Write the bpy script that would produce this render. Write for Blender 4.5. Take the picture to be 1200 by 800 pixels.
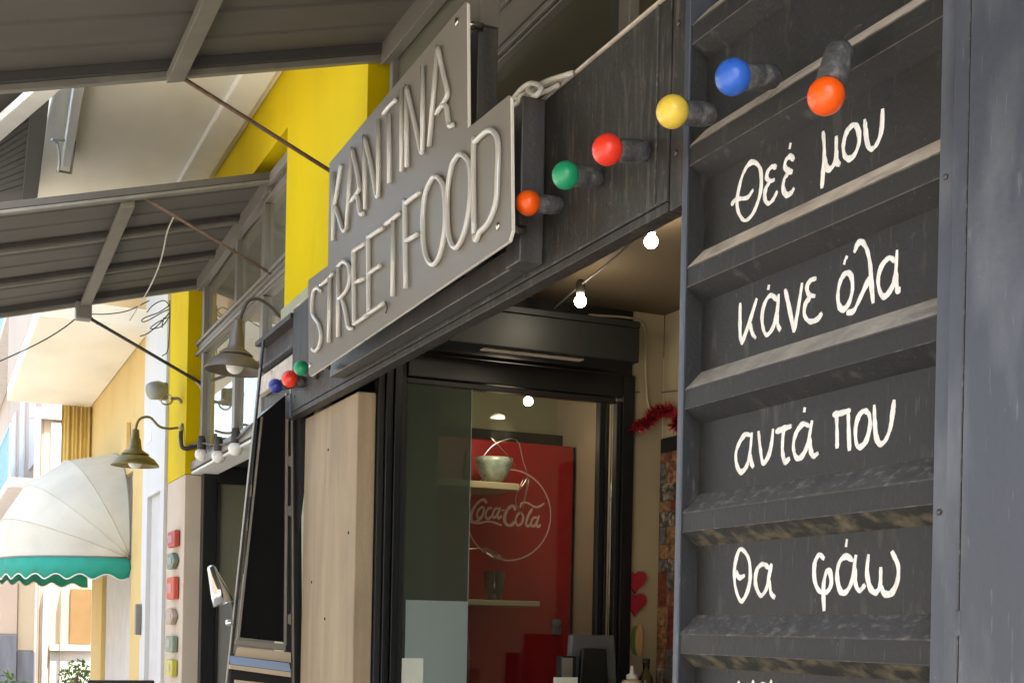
import bpy, bmesh, math, random
from mathutils import Vector, Matrix
random.seed(7)
scene = bpy.context.scene
for o in list(bpy.data.objects): bpy.data.objects.remove(o)
C = scene.collection

# ------------------------------------------------------------------ camera
F, PX, PY, ROLL, CZ = 1550.0, 600.0, 735.7, 0.02, 1.6
YAW = math.atan(685/1550.0)
cy_, sy_, cr_, sr_ = math.cos(YAW), math.sin(YAW), math.cos(ROLL), math.sin(ROLL)
camd = bpy.data.cameras.new('camera'); cam = bpy.data.objects.new('camera', camd); C.objects.link(cam)
camd.sensor_width = 36; camd.lens = 36*F/1200; camd.shift_y = (PY-400)/1200
camd.clip_start = .05; camd.clip_end = 800
fw = Vector((sy_, cy_, 0)); rt = Vector((cy_, -sy_, 0)); up = Vector((0, 0, 1))
cx = rt*cr_ + up*sr_; cyv = up*cr_ - rt*sr_
cam.matrix_world = Matrix(((cx.x, cyv.x, -fw.x, 0), (cx.y, cyv.y, -fw.y, 0), (cx.z, cyv.z, -fw.z, CZ), (0, 0, 0, 1)))
scene.camera = cam

# ------------------------------------------------------------------ light
w = bpy.data.worlds.new('World'); scene.world = w; w.use_nodes = True
nt = w.node_tree; bg = nt.nodes['Background']
sky = nt.nodes.new('ShaderNodeTexSky'); sky.sky_type = 'NISHITA'; sky.sun_disc = False
SUN_EL, SUN_AZ = math.radians(62), math.radians(161)      # azimuth clockwise from +Y
sky.sun_elevation = SUN_EL; sky.sun_rotation = SUN_AZ; sky.dust_density = 3; sky.air_density = 1.2
nt.links.new(sky.outputs[0], bg.inputs[0]); bg.inputs[1].default_value = 0.15
sd = bpy.data.lights.new('sun', 'SUN'); sun = bpy.data.objects.new('sun', sd); C.objects.link(sun)
sd.energy = 2.4; sd.angle = math.radians(.6); sd.color = (1, .95, .87)
tosun = Vector((math.cos(SUN_EL)*math.sin(SUN_AZ), math.cos(SUN_EL)*math.cos(SUN_AZ), math.sin(SUN_EL)))
sun.rotation_euler = tosun.to_track_quat('Z', 'Y').to_euler()
scene.view_settings.view_transform = 'Standard'; scene.view_settings.look = 'None'
scene.view_settings.exposure = 2.6; scene.view_settings.gamma = 1
scene.view_settings.use_white_balance = True; scene.view_settings.white_balance_temperature = 6850
scene.cycles.max_bounces = 10; scene.cycles.transparent_max_bounces = 12

# ------------------------------------------------------------------ survey: sight lines measured in the photograph, met with real planes
def ray(px, py):
    u = (px-PX)/F; v = -(py-PY)/F
    r = u*cr_ - v*sr_; h = u*sr_ + v*cr_
    return Vector((sy_ + r*cy_, cy_ - r*sy_, h))
def onX(px, py, x):
    d = ray(px, py); t = x/d.x; return Vector((x, d.y*t, CZ + d.z*t))
def onY(px, py, y):
    d = ray(px, py); t = y/d.y; return Vector((d.x*t, y, CZ + d.z*t))
def onZ(px, py, z):
    d = ray(px, py); t = (z-CZ)/d.z; return Vector((d.x*t, d.y*t, z))

# ------------------------------------------------------------------ materials
def mat(name, col, rough=.6, metal=0, var=.12, vscale=6, stretch=(1, 1, 1), bump=0, bscale=60, bstretch=None, dirt=None, dirt_amt=.0,
        dscale=4, dstretch=(1, 1, 1), spec=.5, coat=0, rvar=.1, thr=.5, scratch=None, sc_amt=.5, sc_thr=.63):
    m = bpy.data.materials.new(name); m.use_nodes = True; n = m.node_tree; b = n.nodes['Principled BSDF']
    geo = n.nodes.new('ShaderNodeNewGeometry')
    def noise(scale, st, detail=6):
        mp = n.nodes.new('ShaderNodeMapping'); mp.inputs['Scale'].default_value = st
        n.links.new(geo.outputs['Position'], mp.inputs[0])
        t = n.nodes.new('ShaderNodeTexNoise'); t.inputs['Scale'].default_value = scale; t.inputs['Detail'].default_value = detail
        n.links.new(mp.outputs[0], t.inputs['Vector']); return t
    t1 = noise(vscale, stretch)
    r = n.nodes.new('ShaderNodeMapRange'); r.inputs[1].default_value = .25; r.inputs[2].default_value = .75
    r.inputs[3].default_value = 1-var; r.inputs[4].default_value = 1+var
    n.links.new(t1.outputs[0], r.inputs[0])
    mx = n.nodes.new('ShaderNodeMix'); mx.data_type = 'RGBA'; mx.blend_type = 'MULTIPLY'; mx.inputs[0].default_value = 1
    mx.inputs[6].default_value = (*col, 1); n.links.new(r.outputs[0], mx.inputs[7])
    out = mx.outputs[2]
    if dirt:
        t2 = noise(dscale, dstretch, 10)
        r2 = n.nodes.new('ShaderNodeMapRange'); r2.inputs[1].default_value = thr; r2.inputs[2].default_value = thr+.22
        r2.inputs[3].default_value = 0; r2.inputs[4].default_value = dirt_amt
        n.links.new(t2.outputs[0], r2.inputs[0])
        m2 = n.nodes.new('ShaderNodeMix'); m2.data_type = 'RGBA'; n.links.new(r2.outputs[0], m2.inputs[0])
        n.links.new(out, m2.inputs[6]); m2.inputs[7].default_value = (*dirt, 1); out = m2.outputs[2]
    if scratch:
        for (sc, st, dz) in ((170, (1, 1, .10), 0), (55, (1, 1, 1), .04)):
            t4 = noise(sc, st, 3 if dz == 0 else 8)
            r4 = n.nodes.new('ShaderNodeMapRange'); r4.inputs[1].default_value = sc_thr+dz; r4.inputs[2].default_value = sc_thr+dz+.05
            r4.inputs[3].default_value = 0; r4.inputs[4].default_value = sc_amt
            n.links.new(t4.outputs[0], r4.inputs[0])
            m4 = n.nodes.new('ShaderNodeMix'); m4.data_type = 'RGBA'; n.links.new(r4.outputs[0], m4.inputs[0])
            n.links.new(out, m4.inputs[6]); m4.inputs[7].default_value = (*scratch, 1); out = m4.outputs[2]
    n.links.new(out, b.inputs['Base Color'])
    rr = n.nodes.new('ShaderNodeMapRange'); rr.inputs[3].default_value = max(0, rough-rvar); rr.inputs[4].default_value = min(1, rough+rvar)
    n.links.new(t1.outputs[0], rr.inputs[0]); n.links.new(rr.outputs[0], b.inputs['Roughness'])
    b.inputs['Metallic'].default_value = metal; b.inputs['Specular IOR Level'].default_value = spec
    if coat: b.inputs['Coat Weight'].default_value = coat; b.inputs['Coat Roughness'].default_value = .12
    if bump:
        t3 = noise(bscale, bstretch or (1, 1, 1), 4)
        bp = n.nodes.new('ShaderNodeBump'); bp.inputs['Strength'].default_value = bump; bp.inputs['Distance'].default_value = .004
        n.links.new(t3.outputs[0], bp.inputs['Height']); n.links.new(bp.outputs[0], b.inputs['Normal'])
    return m
def glass(name, tint=(.9, .95, .92), refl=1.0, rough=.0, body=None, bodyamt=0, ior=1.5):
    m = bpy.data.materials.new(name); m.use_nodes = True; n = m.node_tree
    for x in list(n.nodes): n.nodes.remove(x)
    o = n.nodes.new('ShaderNodeOutputMaterial'); tr = n.nodes.new('ShaderNodeBsdfTransparent'); tr.inputs[0].default_value = (*tint, 1)
    gl = n.nodes.new('ShaderNodeBsdfGlossy'); gl.inputs['Roughness'].default_value = rough; gl.inputs[0].default_value = (refl, refl, refl, 1)
    fr = n.nodes.new('ShaderNodeFresnel'); fr.inputs[0].default_value = ior
    mx = n.nodes.new('ShaderNodeMixShader'); n.links.new(fr.outputs[0], mx.inputs[0])
    base = tr.outputs[0]
    if body:
        df = n.nodes.new('ShaderNodeBsdfDiffuse'); df.inputs[0].default_value = (*body, 1)
        tl = n.nodes.new('ShaderNodeBsdfTranslucent'); tl.inputs[0].default_value = (*body, 1)
        ad = n.nodes.new('ShaderNodeMixShader'); ad.inputs[0].default_value = .45
        n.links.new(df.outputs[0], ad.inputs[1]); n.links.new(tl.outputs[0], ad.inputs[2])
        mb = n.nodes.new('ShaderNodeMixShader'); mb.inputs[0].default_value = bodyamt
        n.links.new(base, mb.inputs[1]); n.links.new(ad.outputs[0], mb.inputs[2]); base = mb.outputs[0]
    n.links.new(base, mx.inputs[1]); n.links.new(gl.outputs[0], mx.inputs[2]); n.links.new(mx.outputs[0], o.inputs[0])
    return m
def emis(name, col, s):
    m = bpy.data.materials.new(name); m.use_nodes = True; b = m.node_tree.nodes['Principled BSDF']
    b.inputs['Base Color'].default_value = (*col, 1); b.inputs['Emission Color'].default_value = (*col, 1); b.inputs['Emission Strength'].default_value = s
    return m
V = (1, 1, .06)   # vertical streaks
M = {}
M['char'] = mat('charcoal_painted_steel', (.026, .024, .0215), .55, 0, .3, 16, V, .3, 90, dirt=(.22, .19, .155), dirt_amt=.42, dscale=70, dstretch=(1, 1, .08), thr=.54, scratch=(.20, .175, .145), sc_amt=.3, sc_thr=.61)
M['panel'] = mat('chalkboard_painted_steel', (.0165, .017, .0175), .6, 0, .3, 7, (1, 1, .4), .25, 110, dirt=(.20, .19, .17), dirt_amt=.35, dscale=30, dstretch=(1, 1, .3), thr=.6, scratch=(.16, .15, .14), sc_amt=.22, sc_thr=.65)
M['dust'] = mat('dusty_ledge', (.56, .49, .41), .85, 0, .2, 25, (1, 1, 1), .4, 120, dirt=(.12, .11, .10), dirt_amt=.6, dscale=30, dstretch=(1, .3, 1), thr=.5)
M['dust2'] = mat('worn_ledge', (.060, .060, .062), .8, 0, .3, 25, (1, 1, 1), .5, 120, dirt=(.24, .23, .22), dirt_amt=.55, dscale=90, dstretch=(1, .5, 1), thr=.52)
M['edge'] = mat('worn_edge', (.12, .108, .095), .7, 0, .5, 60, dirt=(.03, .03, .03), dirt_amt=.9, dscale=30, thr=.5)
M['pollen'] = mat('pollen_stained_steel', (.022, .022, .02), .8, 0, .3, 20, (1, 1, 1), .5, 120, dirt=(.16, .135, .085), dirt_amt=.8, dscale=38, dstretch=(1, .7, 1), thr=.46)
M['post'] = mat('bluish_grey_steel', (.066, .077, .102), .4, .15, .25, 3, V, .2, 60, dirt=(.26, .28, .32), dirt_amt=.45, dscale=9, dstretch=(1, 1, .35), thr=.52, scratch=(.34, .35, .38), sc_amt=.18, sc_thr=.67)
M['tube'] = mat('raw_square_tube', (.11, .105, .105), .42, .5, .35, 30, V, .3, 90, dirt=(.20, .12, .09), dirt_amt=.45, dscale=18, dstretch=(1, 1, .3), thr=.55)
M['frame'] = mat('black_aluminium', (.010, .0115, .0125), .38, .3, .15, 5, V, 0)
M['black'] = mat('matt_black', (.006, .006, .007), .5, 0, .1)
M['box'] = mat('dark_green_grey_box', (.010, .0125, .012), .5, 0, .15, 4, (1, 1, 1), .1, 40)
M['beige'] = mat('beige_render', (.37, .288, .19), .85, 0, .17, 26, (1, 1, .07), .4, 120, dirt=(.23, .18, .13), dirt_amt=.6, dscale=7, dstretch=(1, 1, .3), thr=.5)
M['beige2'] = mat('beige_plaster', (.52, .43, .33), .85, 0, .1, 4, (1, 1, .4), .2, 80)
M['yellow'] = mat('yellow_paint', (.60, .435, .0), .75, 0, .07, 3, (1, 1, .3), .12, 60, spec=.15, dirt=(.42, .31, .0), dirt_amt=.6, dscale=5, dstretch=(1, 1, .3), thr=.6)
M['ochre'] = mat('ochre_render', (.62, .445, .17), .85, 0, .1, 2, (1, 1, 1), .3, 50, dirt=(.56, .42, .22), dirt_amt=.5, dscale=2, thr=.5)
M['white'] = mat('white_render', (.58, .58, .56), .8, 0, .07, 3, (1, 1, .3), .2, 60)
M['whitemetal'] = mat('white_metal', (.66, .66, .63), .45, 0, .06)
M['soffit'] = mat('cream_soffit', (.86, .81, .69), .85, 0, .10, 1.4, (1, .5, 1), .15, 40, dirt=(.66, .60, .47), dirt_amt=.4, dscale=1.6, dstretch=(1.6, .5, 1))
M['soffit2'] = mat('pale_soffit_band', (.82, .80, .74), .8, 0, .05)
M['awning'] = mat('brown_grey_awning', (.098, .09, .077), .75, 0, .15, 7, (.25, 1, 1), .1, 60)
M['awnbar'] = mat('grey_awning_steel', (.20, .188, .158), .55, .2, .18, 12, (1, 1, 1), .15, 90)
M['alu'] = mat('grey_window_aluminium', (.205, .19, .165), .45, .2, .12, 8, (1, 1, 1), 0)
M['aludark'] = mat('shadow_gasket', (.05, .048, .043), .5)
M['rust'] = mat('rusty_rod', (.17, .105, .07), .8, .3, .35, 60, (1, 1, 1), .5, 200)
M['cable'] = mat('pale_cable', (.55, .52, .46), .6, 0, .15, 30)
M['cabled'] = mat('dark_cable', (.05, .045, .04), .6)
M['acrylic'] = glass('frosted_sign_plate', (.55, .52, .48), .32, .36, (.53, .49, .425), .84)
M['acredge'] = mat('glow_toned_plate_edge', (.80, .76, .69), .3, 0, .04, 20, spec=.8)  # edge colour lightened to stand in for light coming through the plate
M['neon'] = glass('milky_glass_tube', (.93, .9, .84), 1.0, .06, (1, .97, .90), .92, 2.1)
M['floodgrey'] = mat('flood_grey', (.30, .31, .27), .5)
M['steel'] = mat('bright_steel', (.55, .53, .5), .25, 1, .1, 30)
M['chrome'] = mat('chrome', (.75, .75, .74), .08, 1, .02)
M['letter'] = mat('white_brush_paint', (.90, .90, .89), .6, 0, .18, 200, (1, 1, .25), .6, 400, (1, 1, .2), dirt=(.35, .34, .33), dirt_amt=.55, dscale=160, dstretch=(1, 1, .2), thr=.6)
M['socket'] = mat('dusty_rubber_socket', (.062, .062, .066), .6, 0, .35, 30, (1, 1, 1), .5, 150, dirt=(.24, .22, .195), dirt_amt=.6, dscale=60, thr=.5)
def bulbmat(n, c): return mat(n, c, .3, 0, .06, 60, spec=.5, rvar=.05, coat=.2)
M['red'] = bulbmat('red_bulb_lacquer', (.95, .05, .025)); M['orange'] = bulbmat('orange_bulb_lacquer', (1, .115, .006))
M['green'] = bulbmat('green_bulb_lacquer', (.01, .33, .15)); M['blue'] = bulbmat('blue_bulb_lacquer', (.03, .14, .62))
M['yel'] = bulbmat('yellow_bulb_lacquer', (.86, .62, .08)); M['dblue'] = bulbmat('dark_blue_bulb_lacquer', (.03, .05, .36))
M['clearbulb'] = mat('milky_bulb', (.78, .77, .72), .15, 0, .03, spec=.7)
M['lamp'] = mat('verdigris_lamp', (.24, .19, .06), .42, .45, .25, 40, (1, 1, 1), .2, 90)
M['lampd'] = mat('brown_enamel_lamp', (.13, .105, .075), .4, .2, .15, 20)
M['lit'] = emis('lit_bulb', (1, .93, .78), 14)
M['ceil'] = mat('brown_ceiling', (.135, .098, .056), .8, 0, .1, 3)
M['inwall'] = mat('interior_cream_wall', (.36, .295, .19), .8, 0, .08, 3)
M['inwall2'] = mat('interior_green_cream', (.33, .33, .22), .8, 0, .08, 3)
M['redp'] = mat('deep_red_cabinet', (.36, .003, .010), .42, 0, .12, 2)
M['pink'] = mat('faded_white_print', (.72, .50, .46), .6)
M['shelf'] = mat('pale_wood_shelf', (.45, .38, .26), .6, 0, .15, 10, (.2, 1, 1))
M['bowl'] = mat('marbled_bowl', (.26, .32, .29), .3, 0, .55, 28, (1, 1, 1), coat=.4)
M['clear'] = glass('clear_glass', (.95, .97, .94), .8, ior=1.5)
M['tint'] = glass('tinted_sliding_glass', (.42, .50, .42), .9, 0, (.16, .19, .15), .42)
M['frost'] = glass('frosted_film', (.5, .6, .6), .6, .25, (.50, .62, .60), .82)
M['wing'] = glass('dark_upper_glass', (.40, .42, .34), .8, 0, (.16, .14, .085), .85)  # olive body colour stands in for the soffit mirrored in the glass
M['win'] = glass('window_glass', (.62, .66, .58), 1.0, 0, (.40, .39, .29), .62, 1.6)  # pale olive body colour stands in for reflections of soffit and houses
M['fgrey'] = glass('grey_frosted_film', (.4, .4, .38), .5, .3, (.50, .51, .47), .9)
M['olive'] = mat('olive_room', (.30, .26, .17), .9, 0, .15, 1.5)
M['cloth'] = mat('cream_awning_cloth', (.52, .49, .40), .85, 0, .08, 3, bump=1, bscale=9, dirt=(.40, .37, .30), dirt_amt=.4, dscale=5)
M['teal'] = mat('teal_awning_cloth', (.01, .26, .19), .8, 0, .12, 6, (1, 1, .3))
M['trim'] = mat('pale_trim', (.62, .66, .58), .8)
M['pinkwall'] = mat('pale_pink_render', (.46, .37, .30), .85, 0, .1, 1)
M['creamwall'] = mat('cream_render', (.50, .42, .30), .85, 0, .08, 1)
M['slate'] = mat('blue_grey_stone', (.16, .17, .20), .8, 0, .25, 12, (1, 1, .2))
M['stone'] = mat('pale_stone', (.55, .53, .50), .8, 0, .1, 6)
M['bluerail'] = mat('blue_rail', (.25, .45, .62), .6)
M['asphalt'] = mat('pale_street_paving', (.34, .325, .30), .9, 0, .25, 20, bump=.4, bscale=200)
M['pave'] = mat('pavement_stone', (.44, .41, .36), .85, 0, .15, 6, bump=.2)
M['leaf'] = mat('leaf', (.09, .17, .03), .6, 0, .4, 30)
M['plaster_lo'] = mat('beige_lower_plaster', (.55, .46, .36), .85, 0, .08, 5)

# ------------------------------------------------------------------ builders
def link(name, me, m=None, parent=None):
    o = bpy.data.objects.new(name, me); C.objects.link(o)
    if m is not None:
        for k in (m if isinstance(m, (list, tuple)) else [m]): me.materials.append(k)
    if parent: o.parent = parent
    return o
def tag(o, label, cat, group=None, kind=None):
    o['label'] = label; o['category'] = cat
    if group: o['group'] = group
    if kind: o['kind'] = kind
    return o
def struct(o): o['kind'] = 'structure'; return o
def thing(name, label, cat, loc=(0, 0, 0), group=None):
    o = bpy.data.objects.new(name, None); C.objects.link(o); o.location = loc; o.empty_display_size = .05
    bpy.context.view_layer.update()
    return tag(o, label, cat, group)
def par(o, p):      # parent keeping world placement (parents are unrotated empties)
    o.parent = p; o.location = o.location - p.location; return o
def mesh(name, vs, fs, m, parent=None, smooth=False, midx=None):
    me = bpy.data.meshes.new(name); me.from_pydata([tuple(v) for v in vs], [], fs); me.validate()
    bm = bmesh.new(); bm.from_mesh(me); bmesh.ops.recalc_face_normals(bm, faces=bm.faces); bm.to_mesh(me); bm.free()
    if smooth:
        for p in me.polygons: p.use_smooth = True
    if midx:
        for p, k in zip(me.polygons, midx): p.material_index = k
    o = link(name, me, m)
    if parent: par(o, parent)
    return o
def bevel(o, wd=.003, seg=2):
    b = o.modifiers.new('bevel', 'BEVEL'); b.width = wd; b.segments = seg; b.limit_method = 'ANGLE'; b.angle_limit = math.radians(35)
    return o
BF = [(0, 3, 2, 1), (4, 5, 6, 7), (0, 1, 5, 4), (1, 2, 6, 5), (2, 3, 7, 6), (3, 0, 4, 7)]
def box(name, x0, x1, y0, y1, z0, z1, m, parent=None, bv=.003):
    vs = [(x0, y0, z0), (x1, y0, z0), (x1, y1, z0), (x0, y1, z0), (x0, y0, z1), (x1, y0, z1), (x1, y1, z1), (x0, y1, z1)]
    o = mesh(name, vs, BF, m, parent)
    if bv: bevel(o, bv)
    return o
def boxes(name, L, m, parent=None, bv=0):
    vs, fs = [], []
    for (x0, x1, y0, y1, z0, z1) in L:
        n = len(vs)
        vs += [(x0, y0, z0), (x1, y0, z0), (x1, y1, z0), (x0, y1, z0), (x0, y0, z1), (x1, y0, z1), (x1, y1, z1), (x0, y1, z1)]
        fs += [tuple(a+n for a in f) for f in BF]
    o = mesh(name, vs, fs, m, parent)
    if bv: bevel(o, bv)
    return o
def hexa(name, a, b, m, parent=None, bv=0):      # two quads -> solid
    o = mesh(name, list(a)+list(b), BF, m, parent)
    if bv: bevel(o, bv)
    return o
def slab(name, poly, vec, m, parent=None, bv=0, edge=None):      # polygon extruded along vec
    n = len(poly); vec = Vector(vec)
    vs = [Vector(p) for p in poly] + [Vector(p)+vec for p in poly]
    fs = [tuple(range(n)), tuple(range(2*n-1, n-1, -1))] + [(i, (i+1) % n, n+(i+1) % n, n+i) for i in range(n)]
    o = mesh(name, vs, fs, [m, edge] if edge else m, parent, midx=[0, 0]+[1]*n if edge else None)
    if bv: bevel(o, bv)
    return o
def smoothline(P, k=6):
    P = [Vector(p) for p in P]
    if len(P) < 3: return P
    out = []
    closed = (P[0]-P[-1]).length < 1e-6
    for i in range(len(P)-1):
        p0 = P[i-1] if i > 0 else (P[-2] if closed else P[0]*2-P[1]); p1, p2 = P[i], P[i+1]
        p3 = P[i+2] if i+2 < len(P) else (P[1] if closed else P[-1]*2-P[-2])
        for j in range(k):
            t = j/k
            out.append(.5*((2*p1)+(p2-p0)*t+(2*p0-5*p1+4*p2-p3)*t*t+(3*p1-p0-3*p2+p3)*t**3))
    out.append(P[-1]); return out
def tube(name, P, r, m, parent=None, seg=8, smooth=True, k=6, rf=None):
    Q = smoothline(P, k) if k > 1 else [Vector(p) for p in P]
    vs, fs = [], []
    T0 = (Q[1]-Q[0]).normalized()
    N = T0.cross(Vector((0, 0, 1)));
    if N.length < .1: N = T0.cross(Vector((1, 0, 0)))
    N.normalize()
    for i, q in enumerate(Q):
        T = (Q[min(i+1, len(Q)-1)]-Q[max(i-1, 0)]).normalized()
        N = (N - T*N.dot(T)).normalized(); B = T.cross(N)
        rr = r*(rf(i/(len(Q)-1)) if rf else 1)
        for s in range(seg):
            a = 2*math.pi*s/seg; vs.append(q + N*math.cos(a)*rr + B*math.sin(a)*rr)
    for i in range(len(Q)-1):
        for s in range(seg):
            a, b = i*seg+s, i*seg+(s+1) % seg
            fs.append((a, b, b+seg, a+seg))
    fs.append(tuple(range(seg))); fs.append(tuple(range(len(vs)-seg, len(vs))))
    o = mesh(name, vs, fs, m, parent, smooth=smooth)
    return o
def joined_tubes(name, lines, r, m, parent=None, seg=6, k=4, smooth=True):
    vs, fs = [], []
    for P in lines:
        Q = smoothline(P, k) if k > 1 else [Vector(p) for p in P]
        n0 = len(vs); T0 = (Q[1]-Q[0]).normalized(); N = T0.cross(Vector((0, 0, 1)))
        if N.length < .1: N = T0.cross(Vector((1, 0, 0)))
        for i, q in enumerate(Q):
            T = (Q[min(i+1, len(Q)-1)]-Q[max(i-1, 0)]).normalized()
            N = (N - T*N.dot(T)).normalized(); B = T.cross(N)
            for s in range(seg):
                a = 2*math.pi*s/seg; vs.append(q + N*math.cos(a)*r + B*math.sin(a)*r)
        for i in range(len(Q)-1):
            for s in range(seg):
                a, b = n0+i*seg+s, n0+i*seg+(s+1) % seg
                fs.append((a, b, b+seg, a+seg))
        fs.append(tuple(range(n0, n0+seg))); fs.append(tuple(range(len(vs)-seg, len(vs))))
    return mesh(name, vs, fs, m, parent, smooth=smooth)
def brush(name, lines, normal, wd, m, parent=None, thick=.0015, jitter=.17, k=6):
    """painted strokes: flattened rounded ribbons lying on a plane with the given normal"""
    vs, fs = [], []; nrm = Vector(normal).normalized()
    for li, P in enumerate(lines):
        Q = smoothline(P, k); n0 = len(vs); L = len(Q)
        for i, q in enumerate(Q):
            T = (Q[min(i+1, L-1)]-Q[max(i-1, 0)]).normalized(); S = T.cross(nrm).normalized()
            t = i/(L-1); e = min(1, .62+min(t, 1-t)*7)
            ww = wd*.5*e*(1+jitter*math.sin(i*.31+li*2.1+q.y*40)+jitter*.5*math.sin(i*1.1)+random.uniform(-.07, .07)); th = thick*(1+.1*li)
            if i == 0: q = q - T*wd*.22
            if i == L-1: q = q + T*wd*.22
            for (a, h) in ((-1, 0), (-.72, .75), (0, 1), (.72, .75), (1, 0)):
                vs.append(q + S*ww*a + nrm*th*h)
        for i in range(L-1):
            for s in range(4):
                a = n0+i*5+s; fs.append((a, a+1, a+6, a+5))
        fs.append(tuple(range(n0, n0+5))); fs.append(tuple(range(len(vs)-5, len(vs))))
    return mesh(name, vs, fs, m, parent, smooth=False)
def lathe(name, prof, org, axis, m, parent=None, seg=28, smooth=True, closed=False):
    """profile (radius, height) turned about axis from org"""
    ax = Vector(axis).normalized(); u = ax.orthogonal().normalized(); v = ax.cross(u); org = Vector(org)
    vs, fs = [], []
    for (r, h) in prof:
        for s in range(seg):
            a = 2*math.pi*s/seg; vs.append(org + ax*h + u*math.cos(a)*r + v*math.sin(a)*r)
    for i in range(len(prof)-1):
        for s in range(seg):
            a, b = i*seg+s, i*seg+(s+1) % seg; fs.append((a, b, b+seg, a+seg))
    if prof[0][0] > 1e-5: fs.append(tuple(range(seg)))
    if prof[-1][0] > 1e-5: fs.append(tuple(range(len(vs)-seg, len(vs))))
    return mesh(name, vs, fs, m, parent, smooth=smooth)
def ball(name, org, r, axis, m, parent=None, neck=0, seg=28, n=14):
    """glass bulb: sphere with an optional neck towards -axis"""
    prof = []
    a0 = math.asin(min(1, neck/r)) if neck else 0.001
    if neck: prof += [(neck*.96, -r*1.5)]
    for i in range(n+1):
        a = math.pi - a0 - (math.pi-a0-.0)*i/n
        prof.append((max(r*math.sin(a), 1e-6), r*math.cos(a)))
    return lathe(name, prof, org, axis, m, parent, seg)

# ================================================================== SETTING
struct(box('street', -60, 60, -60, 120, -.3, -.12, M['asphalt'], None, 0))
struct(box('pavement', -.2, 6, -6, 60, -.116, 0, M['pave'], None, .01))
struct(box('pavement', -9, -4.3, -12, 60, -.116, 0, M['pave'], None, .01))

# ---------------------------------------------------------------- our building
XW = 1.5           # window plane
XP = 1.42          # pillar front
B = thing('cafe_building', 'yellow and cream building over the food stall, with grey window frames', 'building', (1.5, 5, 0))
box('wall', 2.6, 9, -6, 8.84, -.1, 2.745, M['plaster_lo'], B, 0)
box('upper_wall', 3.4, 9, -6, 8.84, 2.86, 9, M['olive'], B, 0)
box('floor_slab', 1.53, 9, -6, 8.84, 2.748, 2.80, M['olive'], B, 0)
# facade band above the windows, rising to the roof
box('yellow_band', XP, 1.495, -6, 8.84, 3.80, 4.10, M['yellow'], B, 0)
box('upper_facade', XP, 1.9, -6, 8.84, 4.38, 9, M['yellow'], B, 0)
box('roof', 1.2, 9, -6, 8.84, 9.003, 9.2, M['white'], B, 0)
box('soffit', .50, 1.9, -6, 9.3, 4.103, 4.25, M['soffit'], B, .01)
box('balcony_parapet', .50, .60, -6, 9.3, 4.253, 5.1, M['white'], B, .01)
box('soffit_beam', 1.245, 1.39, -6, 9.2, 4.065, 4.1, M['soffit2'], B, .008)
box('soffit_trim', 1.393, 1.418, -6, 9.2, 4.085, 4.1, M['soffit'], B, .002)
# pillars
box('pillar', XP, 1.72, 4.6, 5.78, 2.86, 3.80, M['yellow'], B, 0)
box('pillar', XP, 1.72, 8.19, 8.84, 2.50, 3.80, M['yellow'], B, 0)
box('pillar_base', XP+.002, 1.72, 8.192, 8.84, -.1, 2.498, M['plaster_lo'], B, .004)
box('pillar', XP, 1.72, -.6, .2, 2.86, 3.798, M['yellow'], B, .004)
box('reveal', 1.60, 1.72, 4.6, 5.78, -.1, 2.857, M['plaster_lo'], B, 0)
# windows: frame members in A direction (along the street) and uprights
def window_bay(y0, y1, z0, z1, zt, ups, tz=.09):
    wroot = mesh('window', *[[(XW+.03, y0, z0), (XW+.05, y0, z0), (XW+.05, y0+.02, z0), (XW+.03, y0+.02, z0), (XW+.03, y0, z0+.05), (XW+.05, y0, z0+.05), (XW+.05, y0+.02, z0+.05), (XW+.03, y0+.02, z0+.05)], BF], M['alu'], B)
    def fr(n, L, mm=M['alu'], bv=.003):
        o = boxes(n, L, mm, None, bv); o.parent = wroot; return o
    L = [(XW-.02, XW+.06, y0, y1, z1-.05, z1), (XW-.02, XW+.06, y0, y1, z0, z0+.05)]
    fr('outer_rail', L)
    fr('outer_rail', [(XW-.045, XW-.022, y0, y1, z1-.02, z1+.03), (XW-.05, XW-.022, y0, y1, z0-.035, z0+.012)])
    fr('transom', [(XW-.02, XW+.05, y0, y1, zt, zt+tz), (XW-.035, XW-.022, y0, y1, zt+tz-.022, zt+tz-.004), (XW-.035, XW-.022, y0, y1, zt+.004, zt+.022)])
    fr('gasket', [(XW-.023, XW-.0205, y0, y1, zt+.034, zt+.042), (XW-.023, XW-.0205, y0, y1, z1-.036, z1-.03)], M['aludark'], 0)
    for (yu, wu) in ups:
        fr('upright', [(XW-.02, XW+.05, yu, yu+wu*.45, z0+.053, zt-.003), (XW-.02, XW+.05, yu, yu+wu*.45, zt+tz+.003, z1-.053)])
        fr('upright_shadow_gap', [(XW-.005, XW+.04, yu+wu*.45+.003, yu+wu, z0+.053, zt-.003), (XW-.005, XW+.04, yu+wu*.45+.003, yu+wu, zt+tz+.003, z1-.053)], M['aludark'])
    edges = [y0]+[u[0] for u in ups]+[y1]
    for a, b in zip(edges[:-1], edges[1:]):
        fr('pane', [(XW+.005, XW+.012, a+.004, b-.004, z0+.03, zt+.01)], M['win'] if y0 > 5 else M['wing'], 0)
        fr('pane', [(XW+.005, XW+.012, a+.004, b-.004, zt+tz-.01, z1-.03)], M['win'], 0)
window_bay(5.79, 8.185, 2.56, 3.72, 3.215, [(6.46, .13), (7.08, .14), (8.0, .14)])
window_bay(.21, 4.597, 2.84, 3.72, 3.235, [(1.2, .1), (2.74, .12), (4.5, .08)], .16)
box('window_box_room', 3.3, 3.36, .2, 8.18, 2.84, 3.79, M['olive'], B, 0)
box('room_ceiling', 1.6, 3.3, .2, 8.18, 3.74, 3.78, M['olive'], B, 0)
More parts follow.
